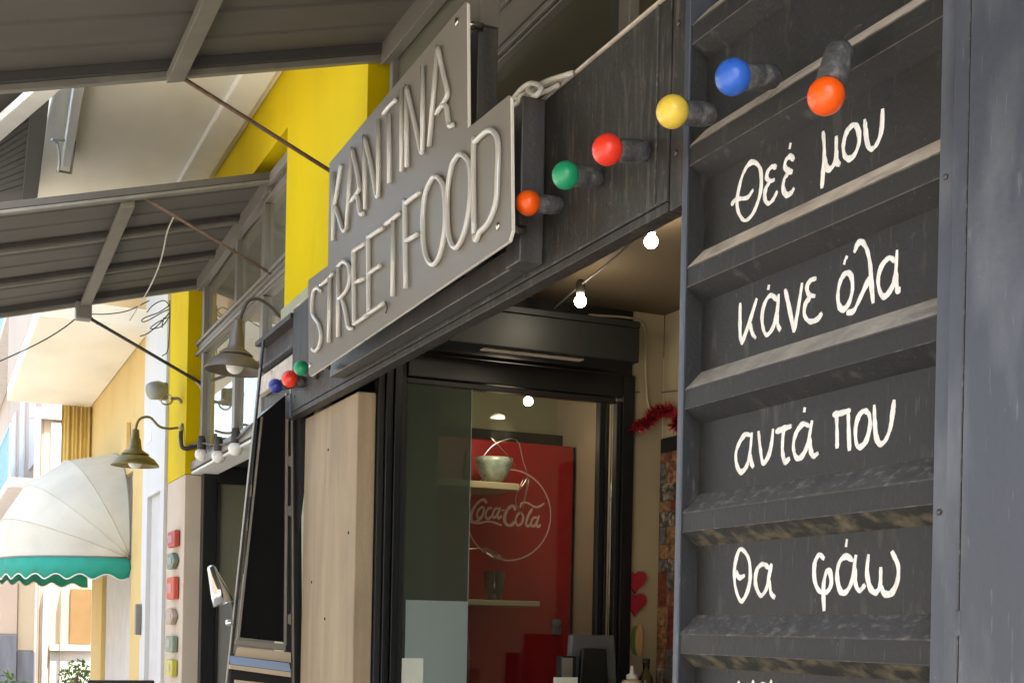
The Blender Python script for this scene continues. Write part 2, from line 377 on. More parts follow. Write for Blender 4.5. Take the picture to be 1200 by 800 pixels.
# far entrance recess
box('sill', 1.455, 1.60, 5.79, 8.185, 2.50, 2.515, M['whitemetal'], B, .002)
box('lintel', 1.52, 2.59, 5.79, 8.185, 2.56-.01, 2.6, M['box'], B, 0)
box('recess_wall', 2.40, 2.5, 5.6, 8.185, -.1, 2.545, M['olive'], B, 0)
d = box('far_door', 1.517, 1.60, 8.10, 8.185, -.1, 2.545, M['frame'], B, .003)
def sub(o, p):
    o.parent = p; return o
sub(box('door_frame', 1.603, 2.39, 8.105, 8.183, 2.45, 2.545, M['frame'], None, .003), d)
sub(box('door_frame', 1.603, 1.625, 8.115, 8.18, -.1, 2.447, M['black'], None, .003), d)
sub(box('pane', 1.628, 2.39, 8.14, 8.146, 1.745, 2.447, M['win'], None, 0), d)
sub(box('frosted_film', 1.628, 2.39, 8.132, 8.138, 0, 1.742, M['fgrey'], None, 0), d)
# white service strip beside the far pillar
Wt = thing('service_strip', 'narrow white wall strip with grey recess between yellow pillar and ochre house', 'wall', (1.45, 9.3, 0))
boxes('wall', [(1.40, 1.8, 8.846, 9.0, -.1, 6), (1.40, 1.8, 9.0, 9.56, 2.47, 6), (1.40, 1.8, 9.56, 9.80, -.1, 6)], M['white'], Wt)
box('recess_panel', 1.43, 1.5, 9.0, 9.56, -.1, 2.467, M['stone'], Wt, 0)
box('junction_box', 1.395, 1.44, 9.42, 9.64, 2.85, 2.93, M['whitemetal'], Wt, .004)
box('meter_box', 1.36, 1.398, 9.72, 9.795, 1.50, 1.72, M['alu'], Wt, .004)

# ---------------------------------------------------------------- ochre neighbour
N = thing('ochre_house', 'ochre rendered house with cream balcony slab next to the yellow building', 'building', (1.6, 12, 0))
box('wall', 1.42, 8, 9.805, 10.45, -.1, 8, M['ochre'], N, .005)
box('upper_wall', 1.42, 8, 10.453, 13.9, 2.75, 8, M['ochre'], N, .005)
box('shop_front', 1.46, 1.6, 10.453, 12.3, -.1, 2.747, M['stone'], N, 0)
box('corner_post', 1.42, 1.7, 12.303, 13.1, -.1, 2.747, M['ochre'], N, .005)
box('balcony_slab', .655, 1.417, 9.62, 13.47, 3.665, 3.80, M['soffit'], N, .012)
box('balcony_parapet', .655, .72, 9.62, 13.47, 3.803, 4.7, M['pinkwall'], N, .01)
box('wall_vent', 1.385, 1.418, 10.62, 10.9, 2.93, 3.14, M['ochre'], N, .004)
# curtain hanging at the end of the balcony
vs, fs = [], []; nn = 40
for i in range(nn+1):
    x = 1.14+.30*i/nn; y = 13.35+.014*math.sin(i*1.25)+.012*math.sin(i*.7)
    vs += [(x, y, 2.55), (x, y, 3.655), (x, y+.01, 3.655), (x, y+.01, 2.55)]
for i in range(nn):
    for k in range(4): a, b = i*4+k, i*4+(k+1) % 4; fs.append((a, b, b+4, a+4))
tag(mesh('curtain', vs, fs, mat('ochre_cloth', (.70, .50, .17), .8, 0, .05), None, True), 'ochre curtain in folds hanging under the far end of the balcony slab', 'curtain')

# ---------------------------------------------------------------- far building at the bend
G = thing('far_house', 'sunlit pale pink and cream house at the bend, blue balcony railings', 'building', (2, 18, 0))
YF = 18.0
box('end_wall', 1.32, 9, YF, 40, -.1, 9, M['creamwall'], G, .01)
box('street_wall', 1.30, 1.318, YF+.01, 40, -.1, 9, M['pinkwall'], G, 0)
for z in (3.35, 5.9):
    box('balcony', .95, 1.297, YF+.9, 30, z, z+.14, M['stone'], G, .01)
    boxes('railing', [(.955, .975, YF+.9+.16*k, YF+.96+.16*k, z+.143, z+.8) for k in range(60)]+[(.95, .98, YF+.9, 30, z+.803, z+.85)], M['bluerail'], G, 0)
for z in (2.0, 4.3, 6.7):
    for k in range(4):
        f = box('window_frame', 1.27, 1.299, YF+1+2.2*k, YF+2+2.2*k, z-.6, z+.75, M['white'], G, .005)
def fpx(name, x0, x1, y0, y1, m, d=.06, yy=YF, b=G):
    a = onY(x0, y1, yy); c = onY(x1, y0, yy)
    return box(name, a.x, c.x, yy-d, yy-.004, a.z, c.z, m, b, .006)
fpx('white_shutter', 57, 86, 497, 640, M['whitemetal'], .05)
fpx('string_course', 34, 130, 485, 490, M['stone'], .09)
fpx('pilaster', 34, 47, 492, 800, M['pinkwall'], .10)
fpx('pilaster', 88, 93, 492, 640, M['white'], .08)
fpx('plinth', 48, 56, 690, 800, M['white'], .12)
fpx('dark_panel', 22, 41, 762, 820, M['slate'], .14, YF-.2)
fpx('ochre_board', 81, 107, 690, 754, mat('dull_ochre_board', (.20, .12, .045), .8), .05)
fpx('cornice', 57, 107, 755, 762, M['pinkwall'], .12)
fpx('stone_panel', 57, 107, 763, 830, M['stone'], .05)
fpx('drain_pipe', 68, 71, 690, 830, M['pinkwall'], .16)
# low stone base nearer on the left, seen under the dome awning
Lw = thing('stone_wall', 'low slate clad garden wall with pink render top, bottom left under the dome awning', 'wall', (.9, 15.5, 0))
a0, a1 = onY(-60, 742, 15.5), onY(20, 742, 15.5)
box('slate_base', a0.x, a1.x, 15.5, 15.7, -.1, a0.z, M['slate'], Lw, .01)
box('render_top', a0.x, a1.x, 15.52, 15.7, a0.z+.003, 2.0, M['pinkwall'], Lw, .01)
a2 = onY(41, 742, 15.5)
box('render_pier', a1.x+.005, a2.x, 15.56, 15.7, onY(30, 762, 15.5).z, 2.1, M['creamwall'], Lw, .01)
box('slate_pier', a1.x+.005, a2.x, 15.56, 15.7, -.1, onY(30, 762, 15.5).z-.003, M['slate'], Lw, .01)

# ---------------------------------------------------------------- houses across the street (mirrored in the window panes)
def opp(x, y0, y1, h, m, label, wm):
    T = thing('street_house', label, 'building', (x-2, (y0+y1)/2, 0), 'houses across the street')
    box('wall', x-5, x, y0, y1, -.1, h, m, T, .01)
    z = 1.0
    while z < h-1.5:
        y = y0+.8
        while y < y1-1.2:
            f = box('window', x+.003, x+.05, y, y+1, z, z+1.5, M['white'], T, .01)
            p = box('shutter', x+.053, x+.08, y+.08, y+.92, z+.08, z+1.42, wm, None, 0); p.parent = f
            y += 2.3
        z += 3
opp(-4.4, -8, 4, 5.5, M['creamwall'], 'cream house with blue shutters across the street', M['bluerail'])
opp(-4.4, 4.1, 15, 4.0, M['white'], 'low white house with pale blue shutters across the street', M['bluerail'])
opp(-4.4, 15.1, 30, 5.5, M['pinkwall'], 'pink house with grey shutters across the street', M['alu'])

# ================================================================== CONTAINER STALL
K = thing('container_stall', 'charcoal shipping container stall with ribbed panel, Greek lettering and long beam', 'food stall', (1.2, 3, 0))
XF, XR = 1.20, 1.230
# ribbed panel
ZF = [2.659, 2.448, 2.2365, 2.024, 1.8105, 1.600, 1.388, 1.176]
yl, yr = 1.99, 1.349
def strip(name, pts, m, chamfer=True):
    """pts: list of (x,z) profile between the panel's ends, joined to the left end by its closing slope"""
    vs, fs = [], []
    for (x, z) in pts:
        inset = (x-XF)*.1
        vs += [(x, yl-inset, z), (x, yr, z)]
    for i in range(len(pts)-1): fs.append((2*i, 2*i+1, 2*i+3, 2*i+2))
    return mesh(name, vs, fs, m, K)
PAN = []
for i, z in enumerate(ZF):
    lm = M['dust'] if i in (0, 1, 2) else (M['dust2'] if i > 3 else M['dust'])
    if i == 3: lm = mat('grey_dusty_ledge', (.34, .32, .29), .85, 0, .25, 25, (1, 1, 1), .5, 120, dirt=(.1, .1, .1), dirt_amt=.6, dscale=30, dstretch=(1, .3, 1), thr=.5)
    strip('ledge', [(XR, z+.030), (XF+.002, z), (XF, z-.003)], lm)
    strip('rib_face', [(XF, z-.003), (XF, z-.038)], M['panel'])
    strip('rib_underside', [(XF, z-.038), (XR-.003, z-.059), (XR, z-.061)], M['pollen'] if i in (4, 5) else M['panel'])
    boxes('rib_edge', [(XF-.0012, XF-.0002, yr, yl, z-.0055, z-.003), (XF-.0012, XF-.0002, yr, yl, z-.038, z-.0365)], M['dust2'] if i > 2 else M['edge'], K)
    # closing slope of the recess at its left end
    zt, zb = z-.061, (ZF[i+1] if i+1 < len(ZF) else z-.212)+.030
    mesh('recess_end', [(XF, yl, z-.038), (XR, yl-.003, zt), (XR, yl-.003, zb), (XF, yl, zb-.030)], [(0, 1, 2, 3)], M['panel'], K)
    f = strip('recess_face', [(XR, zt), (XR, zb)], M['panel']); PAN.append(f)
# frame: left upright, right upright, neighbour plate
bevel(box('left_upright', 1.196, 1.262, 1.992, 2.008, -.1, 2.9, M['post'], K, 0), .002)
box('left_upright', 1.203, 1.255, 2.0085, 2.062, 2.352, 2.9, M['char'], K, .002)
box('right_upright', 1.186, 1.26, 1.316, 1.347, -.1, 2.9, M['post'], K, .003)
box('right_upright', 1.178, 1.26, 1.284, 1.3145, -.1, 2.9, M['post'], K, .003)
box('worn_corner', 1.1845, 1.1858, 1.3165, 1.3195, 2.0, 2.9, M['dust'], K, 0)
box('worn_corner', 1.1765, 1.1778, 1.2845, 1.2865, -.1, 2.9, M['dust2'], K, 0)
box('side_plate', 1.174, 1.22, .4, 1.282, -.1, 2.9, M['post'], K, .003)
# hinge weld
lathe('hinge_pin', [(.004, 0), (.0045, .004), (.0045, .030), (.004, .034)], (1.176, 1.283, 1.60), (0, 0, 1), M['post'], K, 10)
# beam
box('beam', 1.2, 1.24, 2.064, 4.745, 2.372, 2.741, M['char'], K, .002)
box('beam_flange', 1.2005, 1.238, 2.064, 4.745, 2.352, 2.370, M['char'], K, .002)
box('beam_edge_strip', 1.1985, 1.1998, 2.064, 4.745, 2.3725, 2.3765, M['dust2'], K, 0)
for y in (2.105, 2.68): box('beam_seam', 1.1975, 1.2, y, y+.004, 2.378, 2.74, M['dust2'], K, 0)
box('beam_top_angle', 1.196, 1.30, 2.064, 4.745, 2.742, 2.748, M['dust'], K, .001)
# end stretch of the beam with its ribs
ys, ye = 4.75, 5.32
box('end_web', 1.235, 1.25, ys, ye, 2.352, 2.73, M['char'], K, 0)
box('end_top_rail', 1.19, 1.26, ys, ye, 2.715, 2.735, M['char'], K, .003)
box('end_rib', 1.205, 1.233, ys, ye, 2.615, 2.63, M['dust2'], K, .003)
box('end_rib', 1.20, 1.233, ys, ye, 2.515, 2.585, M['dust'], K, .006)
box('end_rib', 1.195, 1.233, ys, ye, 2.352, 2.44, M['post'], K, .006)  # paler bluish steel here stands in for sky reflected on this rib
# ceiling and walls of the stall
box('ceiling', 1.242, 2.6, .5, 4.745, 2.722, 2.738, M['ceil'], K, 0)
box('near_end_wall', 1.26, 2.372, .5, .56, -.1, 2.72, M['ceil'], K, 0)
box('panel_lining', 1.262, 1.29, .57, 1.985, -.1, 2.72, M['box'], K, 0)
box('back_wall', 2.375, 2.43, .5, 4.085, -.1, 2.72, M['inwall'], K, 0)
box('end_wall', 2.252, 2.372, 4.085, 4.16, -.1, 2.72, M['inwall'], K, 0)
box('header_wall', 1.32, 2.25, 4.092, 4.16, 2.495, 2.72, M['black'], K, 0)
box('stone_pier', 1.25, 1.312, 4.088, 4.735, -.1, 2.35, M['beige'], K, .004)
box('stone_pier_top', 1.258, 1.312, 4.092, 4.735, 2.3935, 2.72, M['black'], K, 0)
# ---- greek lettering on the recess faces
def crop(ox, oy, s, pts, x): return [onX(ox+a/s, oy+b/s, x) for a, b in pts]
GL = []
c1 = (840, 120, 5.333); c2 = (845, 270, 5.333); c3 = (845, 450, 5.333); c4 = (845, 620, 4.444)
GL += [(c1, [[(175, 738), (228, 690), (272, 565), (276, 440), (250, 383), (210, 378), (172, 430), (142, 520), (126, 620), (137, 690), (175, 738)], [(95, 635), (122, 605), (190, 595), (225, 550)]]),
 (c1, [[(370, 405), (345, 402), (320, 430), (312, 468), (330, 492), (358, 485)], [(332, 496), (306, 540), (300, 598), (320, 632), (350, 610), (376, 560)]]),
 (c1, [[(480, 357), (460, 338), (435, 357), (425, 400), (445, 428), (470, 435)], [(444, 445), (422, 480), (415, 540), (435, 578), (465, 565), (481, 540)], [(461, 262), (457, 285)]]),
 (c1, [[(665, 190), (672, 300), (665, 420), (657, 530)], [(675, 335), (685, 400), (700, 420), (730, 390), (745, 320), (747, 220)], [(747, 300), (750, 370), (768, 388)]]),
 (c1, [[(860, 140), (885, 180), (889, 250), (865, 320), (830, 353), (797, 330), (792, 260), (815, 180), (860, 140)]]),
 (c1, [[(925, 115), (930, 180), (942, 260), (965, 292), (1000, 260), (1028, 180), (1036, 50)]]),
 (c2, [[(120, 460), (118, 560), (120, 660), (130, 705)], [(130, 705), (175, 580), (222, 430)], [(180, 580), (195, 640), (215, 670)]]),
 (c2, [[(350, 432), (310, 405), (275, 450), (256, 530), (263, 610), (285, 652), (322, 610), (348, 520), (360, 405)], [(350, 520), (355, 590), (369, 620)], [(299, 347), (296, 364)]]),
 (c2, [[(402, 375), (425, 480), (455, 628)], [(455, 628), (480, 500), (506, 335)]]),
 (c2, [[(592, 300), (560, 312), (537, 350), (547, 398), (585, 410)], [(558, 415), (527, 460), (522, 530), (555, 568), (600, 555), (628, 520)]]),
 (c2, [[(785, 264), (748, 310), (730, 400), (738, 470), (765, 493), (800, 450), (821, 370), (815, 290), (785, 264)], [(786, 165), (784, 170)], [(775, 188), (771, 206)]]),
 (c2, [[(835, 130), (855, 82), (885, 75), (915, 130), (932, 220), (940, 340), (950, 448)], [(925, 300), (870, 420), (830, 500), (792, 513)]]),
 (c2, [[(1085, 190), (1050, 172), (1005, 220), (982, 300), (992, 380), (1020, 413), (1060, 370), (1088, 290), (1100, 130)], [(1095, 260), (1100, 368), (1117, 370)]]),
 (c3, [[(188, 320), (150, 315), (112, 370), (92, 440), (100, 510), (125, 548), (160, 510), (180, 430), (192, 308)], [(182, 440), (190, 490), (201, 515)]]),
 (c3, [[(235, 300), (245, 400), (262, 490), (295, 450), (315, 370), (325, 285)]]),
 (c3, [[(347, 295), (390, 278), (437, 262)], [(392, 280), (385, 350), (385, 430), (400, 483), (427, 465)]]),
 (c3, [[(555, 262), (510, 250), (467, 310), (452, 390), (470, 458), (505, 450), (540, 380), (556, 300), (568, 233)], [(552, 330), (560, 410), (577, 448), (604, 432)], [(523, 152), (521, 168)]]),
 (c3, [[(705, 190), (750, 180), (806, 163)], [(722, 192), (725, 300), (725, 393)], [(795, 172), (798, 290), (802, 408)]]),
 (c3, [[(895, 167), (860, 200), (840, 280), (846, 370), (870, 392), (908, 350), (930, 260), (925, 190), (895, 167)]]),
 (c3, [[(958, 137), (960, 230), (970, 330), (995, 373), (1030, 345), (1058, 270), (1072, 180), (1081, 105)]]),
 (c4, [[(105, 102), (82, 140), (69, 220), (77, 310), (105, 373), (138, 320), (152, 240), (143, 150), (105, 102)], [(76, 220), (95, 250), (122, 240)]]),
 (c4, [[(250, 200), (217, 180), (187, 210), (179, 280), (205, 343), (235, 310), (250, 240), (262, 183)], [(250, 260), (260, 330), (279, 353)]]),
 (c4, [[(535, 150), (510, 132), (487, 180), (487, 260), (510, 318), (550, 325), (574, 280), (565, 217), (547, 225), (533, 300), (536, 418)]]),
 (c4, [[(685, 160), (650, 140), (617, 170), (604, 240), (620, 318), (650, 325), (680, 270), (702, 138)], [(696, 200), (700, 280), (720, 318), (748, 290)], [(656, 56), (652, 84)]]),
 (c4, [[(768, 135), (760, 220), (775, 300), (805, 328), (828, 290), (832, 202)], [(832, 290), (850, 333), (888, 330), (918, 270), (922, 190), (892, 120)]]),
 (c4, [[(92, 795), (104, 850), (125, 930), (150, 850), (168, 790)]]),
 (c4, [[(245, 830), (215, 805), (190, 860), (205, 930), (240, 870), (262, 788)]])]
for (c, strokes) in GL:
    par_face = PAN[1 if c is c1 else 2 if c is c2 else 3 if c is c3 else (4 if strokes[0][0][1] < 700 else 5)]
    # the lettering sits on the face of its own recess
    L = [crop(*c, s, XR-.0003) for s in strokes]
    o = brush('letter', L, (-1, 0, 0), .0088, M['letter'], None, .0012)
    o.parent = par_face

for (y, z) in ((4.16, 1.9), (4.42, 2.2), (4.42, 1.62), (4.60, 1.75)):
    lathe('screw', [(.005, 0), (.005, .002), (.001, .003)], (1.2495, y, z), (-1, 0, 0), M['cabled'], K, 8)
for (y, z) in ((2.04, 2.68), (2.04, 2.45), (3.0, 2.70), (4.70, 2.42), (2.62, 2.40)):
    lathe('rivet', [(.005, 0), (.005, .002), (.001, .003)], (1.1995 if y > 2.07 else 1.2025, y, z), (-1, 0, 0), M['tube'], K, 8)
for z in (2.62, 2.19, 1.76, 1.42):
    lathe('rivet', [(.004, 0), (.004, .002), (.001, .003)], (1.1858, 1.333, z), (-1, 0, 0), M['tube'], K, 8)
# ---- glazed door in the recess
D = thing('glass_door', 'black framed glass door at the end of the stall recess, frosted film low left', 'door', (1.8, 4.09, 0))
Yd = 4.09
for (a, b, dy, mm) in ((1.314, 1.335, .0, 'black'), (1.337, 1.352, -.012, 'frame'), (1.354, 1.366, .004, 'frame'), (1.368, 1.392, -.006, 'frame'), (1.394, 1.412, .010, 'black')):
    box('jamb', a, b, Yd-.02+dy, Yd+.03, -.1, 2.49, M[mm], D, .002)
for (a, b, dy, mm) in ((2.205, 2.25, -.004, 'frame'), (2.185, 2.203, .006, 'black'), (2.150, 2.160, .012, 'frame'), (2.125, 2.147, .016, 'frame')):
    box('jamb', a, b, Yd-.02+dy, Yd+.03, -.1, 2.40 if a < 2.19 else 2.49, M[mm], D, .002)
box('head', 1.413, 2.204, Yd-.022, Yd+.03, 2.412, 2.488, M['frame'], D, .003)
box('head_inner', 1.413, 2.184, Yd-.008, Yd+.03, 2.392, 2.410, M['black'], D, .002)
box('pane', 1.413, 1.642, Yd-.004, Yd+.002, .1, 2.391, M['tint'], D, 0)
box('pane', 1.642, 2.184, Yd+.012, Yd+.018, .1, 2.391, M['clear'], D, 0)
box('pane_edge', 1.642, 1.6445, Yd-.004, Yd+.004, .1, 2.391, M['frost'], D, 0)
box('frosted_film', 1.425, 1.641, Yd-.0075, Yd-.0045, .1, 1.686, M['frost'], D, 0)
box('paper_notice', 1.414, 1.488, Yd-.0105, Yd-.0080, 1.40, 1.496, M['trim'], D, 0)
box('roller_box', 1.30, 2.172, 3.90, 4.06, 2.500, 2.615, M['box'], D, .004)
box('roller_lid', 1.30, 2.176, 3.902, 4.06, 2.6165, 2.638, M['box'], D, .003)
box('roller_slot', 1.62, 1.98, 3.935, 3.965, 2.4955, 2.499, M['beige2'], D, 0)

# ================================================================== INTERIOR seen through the door
R = thing('shop_room', 'dim cream room behind the glass door', 'room', (2.2, 4.8, 0))
box('room_wall', 1.35, 3.9, 5.42, 5.5, -.1, 2.9, M['inwall2'], R, 0)
box('room_side', 3.9, 3.95, 4.17, 5.42, -.1, 2.9, M['inwall2'], R, 0)
box('room_side', 1.318, 1.35, 4.75, 5.42, -.1, 2.9, M['inwall2'], R, 0)
box('room_ceiling', 1.35, 3.9, 4.17, 5.42, 2.66, 2.7, M['ceil'], R, 0)
box('shadow_strip', 1.4, 3.0, 5.36, 5.41, 2.36, 2.47, M['black'], R, 0)  # black strip standing in for the shadow line above the cabinet
box('wall_strip', 2.59, 2.68, 5.36, 5.418, -.1, 2.39, M['inwall'], R, .004)
P = thing('red_cabinet', 'tall glossy red cabinet with round white drinks logo behind the glass', 'cabinet', (2.2, 5.2, 0))
box('front', 1.45, 2.577, 5.20, 5.34, -.1, 2.40, M['redp'], P, .006)
box('edge_strip', 2.579, 2.592, 5.21, 5.34, -.1, 2.40, M['frame'], P, .002)
CR = (530, 540, 6.154); Yp = 5.1985
def cropY(c, pts, y): return [onY(c[0]+a/c[2], c[1]+b/c[2], y) for a, b in pts]
ring = [(405+305*math.cos(t), 388+328*math.sin(t)) for t in [2*math.pi*i/40 for i in range(41)]]
brush('logo_ring', [cropY(CR, ring, Yp)], (0, -1, 0), .0062, M['pink'], P, .0008, 0, 1)
logo = [([[(246, 300), (228, 278), (195, 290), (155, 340), (135, 400), (150, 440), (190, 425), (215, 400)]], .012),
 ([[(222, 330), (195, 345), (178, 385), (190, 412), (215, 395), (228, 350), (222, 330)]], .010),
 ([[(285, 340), (265, 338), (243, 370), (243, 405), (262, 415), (290, 390)]], .010),
 ([[(330, 340), (308, 345), (292, 380), (300, 408), (322, 390), (345, 340)], [(345, 335), (328, 390), (335, 412), (355, 395)]], .010),
 ([[(452, 352), (446, 328), (418, 328), (388, 368), (376, 418), (392, 456), (425, 462), (452, 436)]], .014), ([[(358, 356), (374, 352)]], .008),
 ([[(498, 375), (472, 385), (458, 425), (470, 462), (498, 450), (512, 405), (498, 375)]], .010),
 ([[(575, 345), (545, 400), (532, 450), (545, 470), (565, 455)]], .011),
 ([[(608, 405), (585, 410), (568, 445), (580, 470), (602, 455), (625, 400)], [(625, 395), (608, 455), (618, 473), (635, 460)]], .010),
 ([[(490, 335), (500, 305), (540, 300), (590, 328), (625, 328), (662, 305)]], .009),
 ([[(132, 440), (190, 447), (250, 435), (300, 442), (355, 462)]], .009)]
for L, wd in logo:
    brush('logo_letter', [cropY(CR, s, Yp) for s in L], (0, -1, 0), wd, M['pink'], P, .0009, .1)
q = onY(652, 730, 5.19)
lathe('lock', [(.012, -.005), (.02, 0), (.02, .02), (.012, .024)], (q.x, 5.197, q.z), (0, -1, 0), M['slate'], P, 14)
box('lock_body', q.x-.02, q.x+.02, 5.18, 5.197, q.z-.05, q.z-.012, M['slate'], P, .004)
a, b = onY(688, 574, 5.36), onY(714, 527, 5.36)
T = thing('wall_speaker', 'small black box on the wall right of the red cabinet', 'speaker', (a.x, 5.38, a.z))
box('cabinet', a.x, b.x, 5.33, 5.415, a.z, b.z, M['black'], T, .005); box('grille', a.x+.008, b.x-.008, 5.325, 5.3295, a.z+.01, b.z-.01, M['frame'], T, .001)
# shelves, bowl, jars
YS = 4.95
def shelf(px0, px1, pyt, th, label):
    a = onY(px0, pyt, YS); b = onY(px1, pyt, YS)
    return tag(box('wall_shelf', 1.5, b.x, YS-.05, YS+.22, a.z-th, a.z, M['shelf'], None, .003), label, 'shelf'), a.z
s1, z1 = shelf(548, 603, 564, .028, 'short upper wooden shelf carrying the marbled bowl')
s2, z2 = shelf(548, 627, 702, .022, 'longer lower wooden shelf carrying the clear tumbler')
lathe('bowl', [(.025, 0), (.03, .006), (.045, .02), (.066, .05), (.078, .088), (.081, .107), (.076, .107), (.068, .075), (.045, .03), (0.001, .02)], (2.112, YS+.05, z1+.001), (0, 0, 1), M['bowl'], None, 32)
tag(bpy.data.objects['bowl'], 'pale green marbled bowl on the upper shelf', 'bowl')
lathe('tumbler', [(.03, 0), (.048, .115), (.046, .115), (.029, .004), (.001, .004)], (2.105, YS, z2+.001), (0, 0, 1), glass('tumbler_glass', (.75, .72, .7), 1, .02, (.5, .45, .42), .15), None, 24)
tag(bpy.data.objects['tumbler'], 'clear flared tumbler on the lower shelf', 'glass')
lathe('steel_flask', [(.04, 0), (.04, .18), (.034, .24), (.03, .27), (.034, .28), (.001, .283)], (1.965, YS, 1.31), (0, 0, 1), M['steel'], None, 24)
tag(bpy.data.objects['steel_flask'], 'tall steel shaker under the lower shelf beside the frosted film', 'shaker')
lathe('bottle', [(.018, 0), (.02, .05), (.014, .09), (.009, .13), (.001, .132)], (1.985, YS+.02, z1+.001), (0, 0, 1), M['cabled'], None, 16)
tag(bpy.data.objects['bottle'], 'small dark bottle left of the marbled bowl on the upper shelf', 'bottle')
# wire whisk and dangling ladle
wr = [[onY(562, 540, 4.9), onY(580, 520, 4.9), onY(605, 515, 4.9), onY(613, 540, 4.9), onY(618, 560, 4.9), onY(614, 590, 4.9)],
      [onY(575, 512, 4.9), onY(592, 530, 4.9), onY(604, 545, 4.9)], [onY(608, 575, 4.9), onY(620, 560, 4.9), onY(612, 600, 4.9)], [onY(614, 560, 4.9), onY(604, 585, 4.9), onY(612, 605, 4.9)]]
tag(joined_tubes('wire_whisk', wr, .0022, M['steel'], None, 5), 'looped wire whisk hanging in front of the red cabinet', 'whisk')
T = thing('ladle', 'steel ladle lying level above the tumbler before the red cabinet', 'ladle', onY(560, 645, 4.93))
par(tube('handle', [onY(548, 643, 4.93), onY(565, 643, 4.93), onY(572, 648, 4.93)], .003, M['steel']), T)
a = onY(578, 650, 4.93)
par(lathe('bowl', [(.001, -.012), (.03, -.006), (.046, 0), (.048, .006), (.044, .008), (.001, .006)], a, (.3, -.5, 1), M['steel']), T)
# pos monitor, till, bottles on a counter
CT = thing('counter', 'pale counter inside the recess carrying the till and bottles', 'counter', (2.0, 3.7, 0))
box('counter_top', 1.65, 2.368, 3.45, 4.02, 1.33, 1.36, M['shelf'], CT, .004)
box('counter_front', 1.70, 2.366, 3.5, 4.0, -.1, 1.327, M['inwall'], CT, 0)
T = thing('till_monitor', 'dark grey till monitor seen from behind, in front of the door', 'monitor', (2.02, 3.9, 1.361))
q0, q1 = onY(670, 743, 3.9), onY(722, 742, 3.9)
slab('back_shell', [(q0.x, 3.9, q0.z), (q1.x-.004, 3.9, q0.z), (q1.x+.012, 3.9, 1.375), (q0.x-.01, 3.9, 1.375)], (0, .03, 0), mat('grey_plastic', (.085, .092, .10), .45), T, .006)
slab('rear_hump', [(q0.x+.03, 3.9, q0.z-.045), (q1.x-.045, 3.9, q0.z-.045), (q1.x-.03, 3.9, 1.375), (q0.x+.02, 3.9, 1.375)], (0, -.02, 0), M['frame'], T, .005)
boxes('foot', [(q0.x+.02, q1.x-.02, 3.85, 3.96, 1.361, 1.372)], M['frame'], T)
T = thing('card_reader', 'small black card reader box left of the till monitor', 'device', (1.93, 3.88, 1.361))
a, b = onY(658, 768, 3.86), onY(676, 768, 3.86)
box('body', a.x, b.x, 3.86, 3.9, 1.362, a.z, M['frame'], T, .004); box('face', a.x+.004, b.x-.016, 3.857, 3.8605, 1.37, a.z-.006, M['alu'], T, 0)
a, b = onY(649, 793, 3.7), onY(677, 793, 3.7)
tag(slab('price_card', [(a.x, 3.7, 1.361), (b.x, 3.7, 1.361), (b.x, 3.7, a.z), (a.x, 3.7, a.z)], (0, .002, 0), M['trim']), 'small blank white card standing on the counter', 'card')
T = thing('sauce_bottle', 'cream squeeze sauce bottle on the counter right of the till', 'bottle', (2.15, 3.86, 1.361))
lathe('body', [(.032, 0), (.034, .01), (.034, .065), (.03, .075), (.001, .076)], (2.145, 3.86, 1.361), (0, 0, 1), mat('cream_plastic', (.56, .50, .34), .4), T, 24)
lathe('nozzle', [(.02, .077), (.019, .092), (.008, .098), (.005, .122), (.001, .123)], (2.145, 3.86, 1.361), (0, 0, 1), M['clearbulb'], T, 18)
T = thing('glass_bottle', 'clear glass bottle with black cap beside the sauce bottle', 'bottle', (2.21, 3.88, 1.361))
lathe('body', [(.025, 0), (.026, .06), (.022, .085), (.011, .105), (.011, .125), (.001, .125)], (2.21, 3.88, 1.361), (0, 0, 1), glass('bottle_glass', (.7, .66, .6), 1), T, 20)
lathe('cap', [(.013, .126), (.013, .146), (.001, .147)], (2.21, 3.88, 1.361), (0, 0, 1), M['black'], T, 14)
# wall decorations on the narrow end wall
yw = 4.083
def heart(px, py, s, name, label):
    q = onY(px, py, yw); pts = []
    for i in range(24):
        t = 2*math.pi*i/24; pts.append((q.x+s*16*math.sin(t)**3/16, yw-.012, q.z+s*(13*math.cos(t)-5*math.cos(2*t)-2*math.cos(3*t)-math.cos(4*t))/16))
    tag(slab(name, pts, (0, .010, 0), M['red2'], None, .001), label, 'decoration', 'red hearts on the wall')
M['red2'] = mat('red_foam', (.30, .008, .02), .7)
heart(743, 680, .045, 'red_heart', 'upper red heart on the cream wall right of the door')
heart(743, 706, .045, 'red_heart', 'lower red heart on the cream wall right of the door')
T = thing('sandwich_cutout', 'long sandwich shaped cutout under the red hearts', 'decoration', onY(746, 750, yw))
q = onY(747, 750, yw)
def ell(cx, cz, rx, rz, y): return [(cx+rx*math.cos(2*math.pi*i/20), y, cz+rz*math.sin(2*math.pi*i/20)) for i in range(20)]
slab('lettuce', ell(q.x-.008, q.z, .02, .052, yw-.008), (0, .006, 0), mat('lettuce', (.10, .16, .03), .7), T)
slab('bun', ell(q.x+.002, q.z, .015, .056, yw-.012), (0, .004, 0), mat('bread', (.50, .30, .14), .7), T)
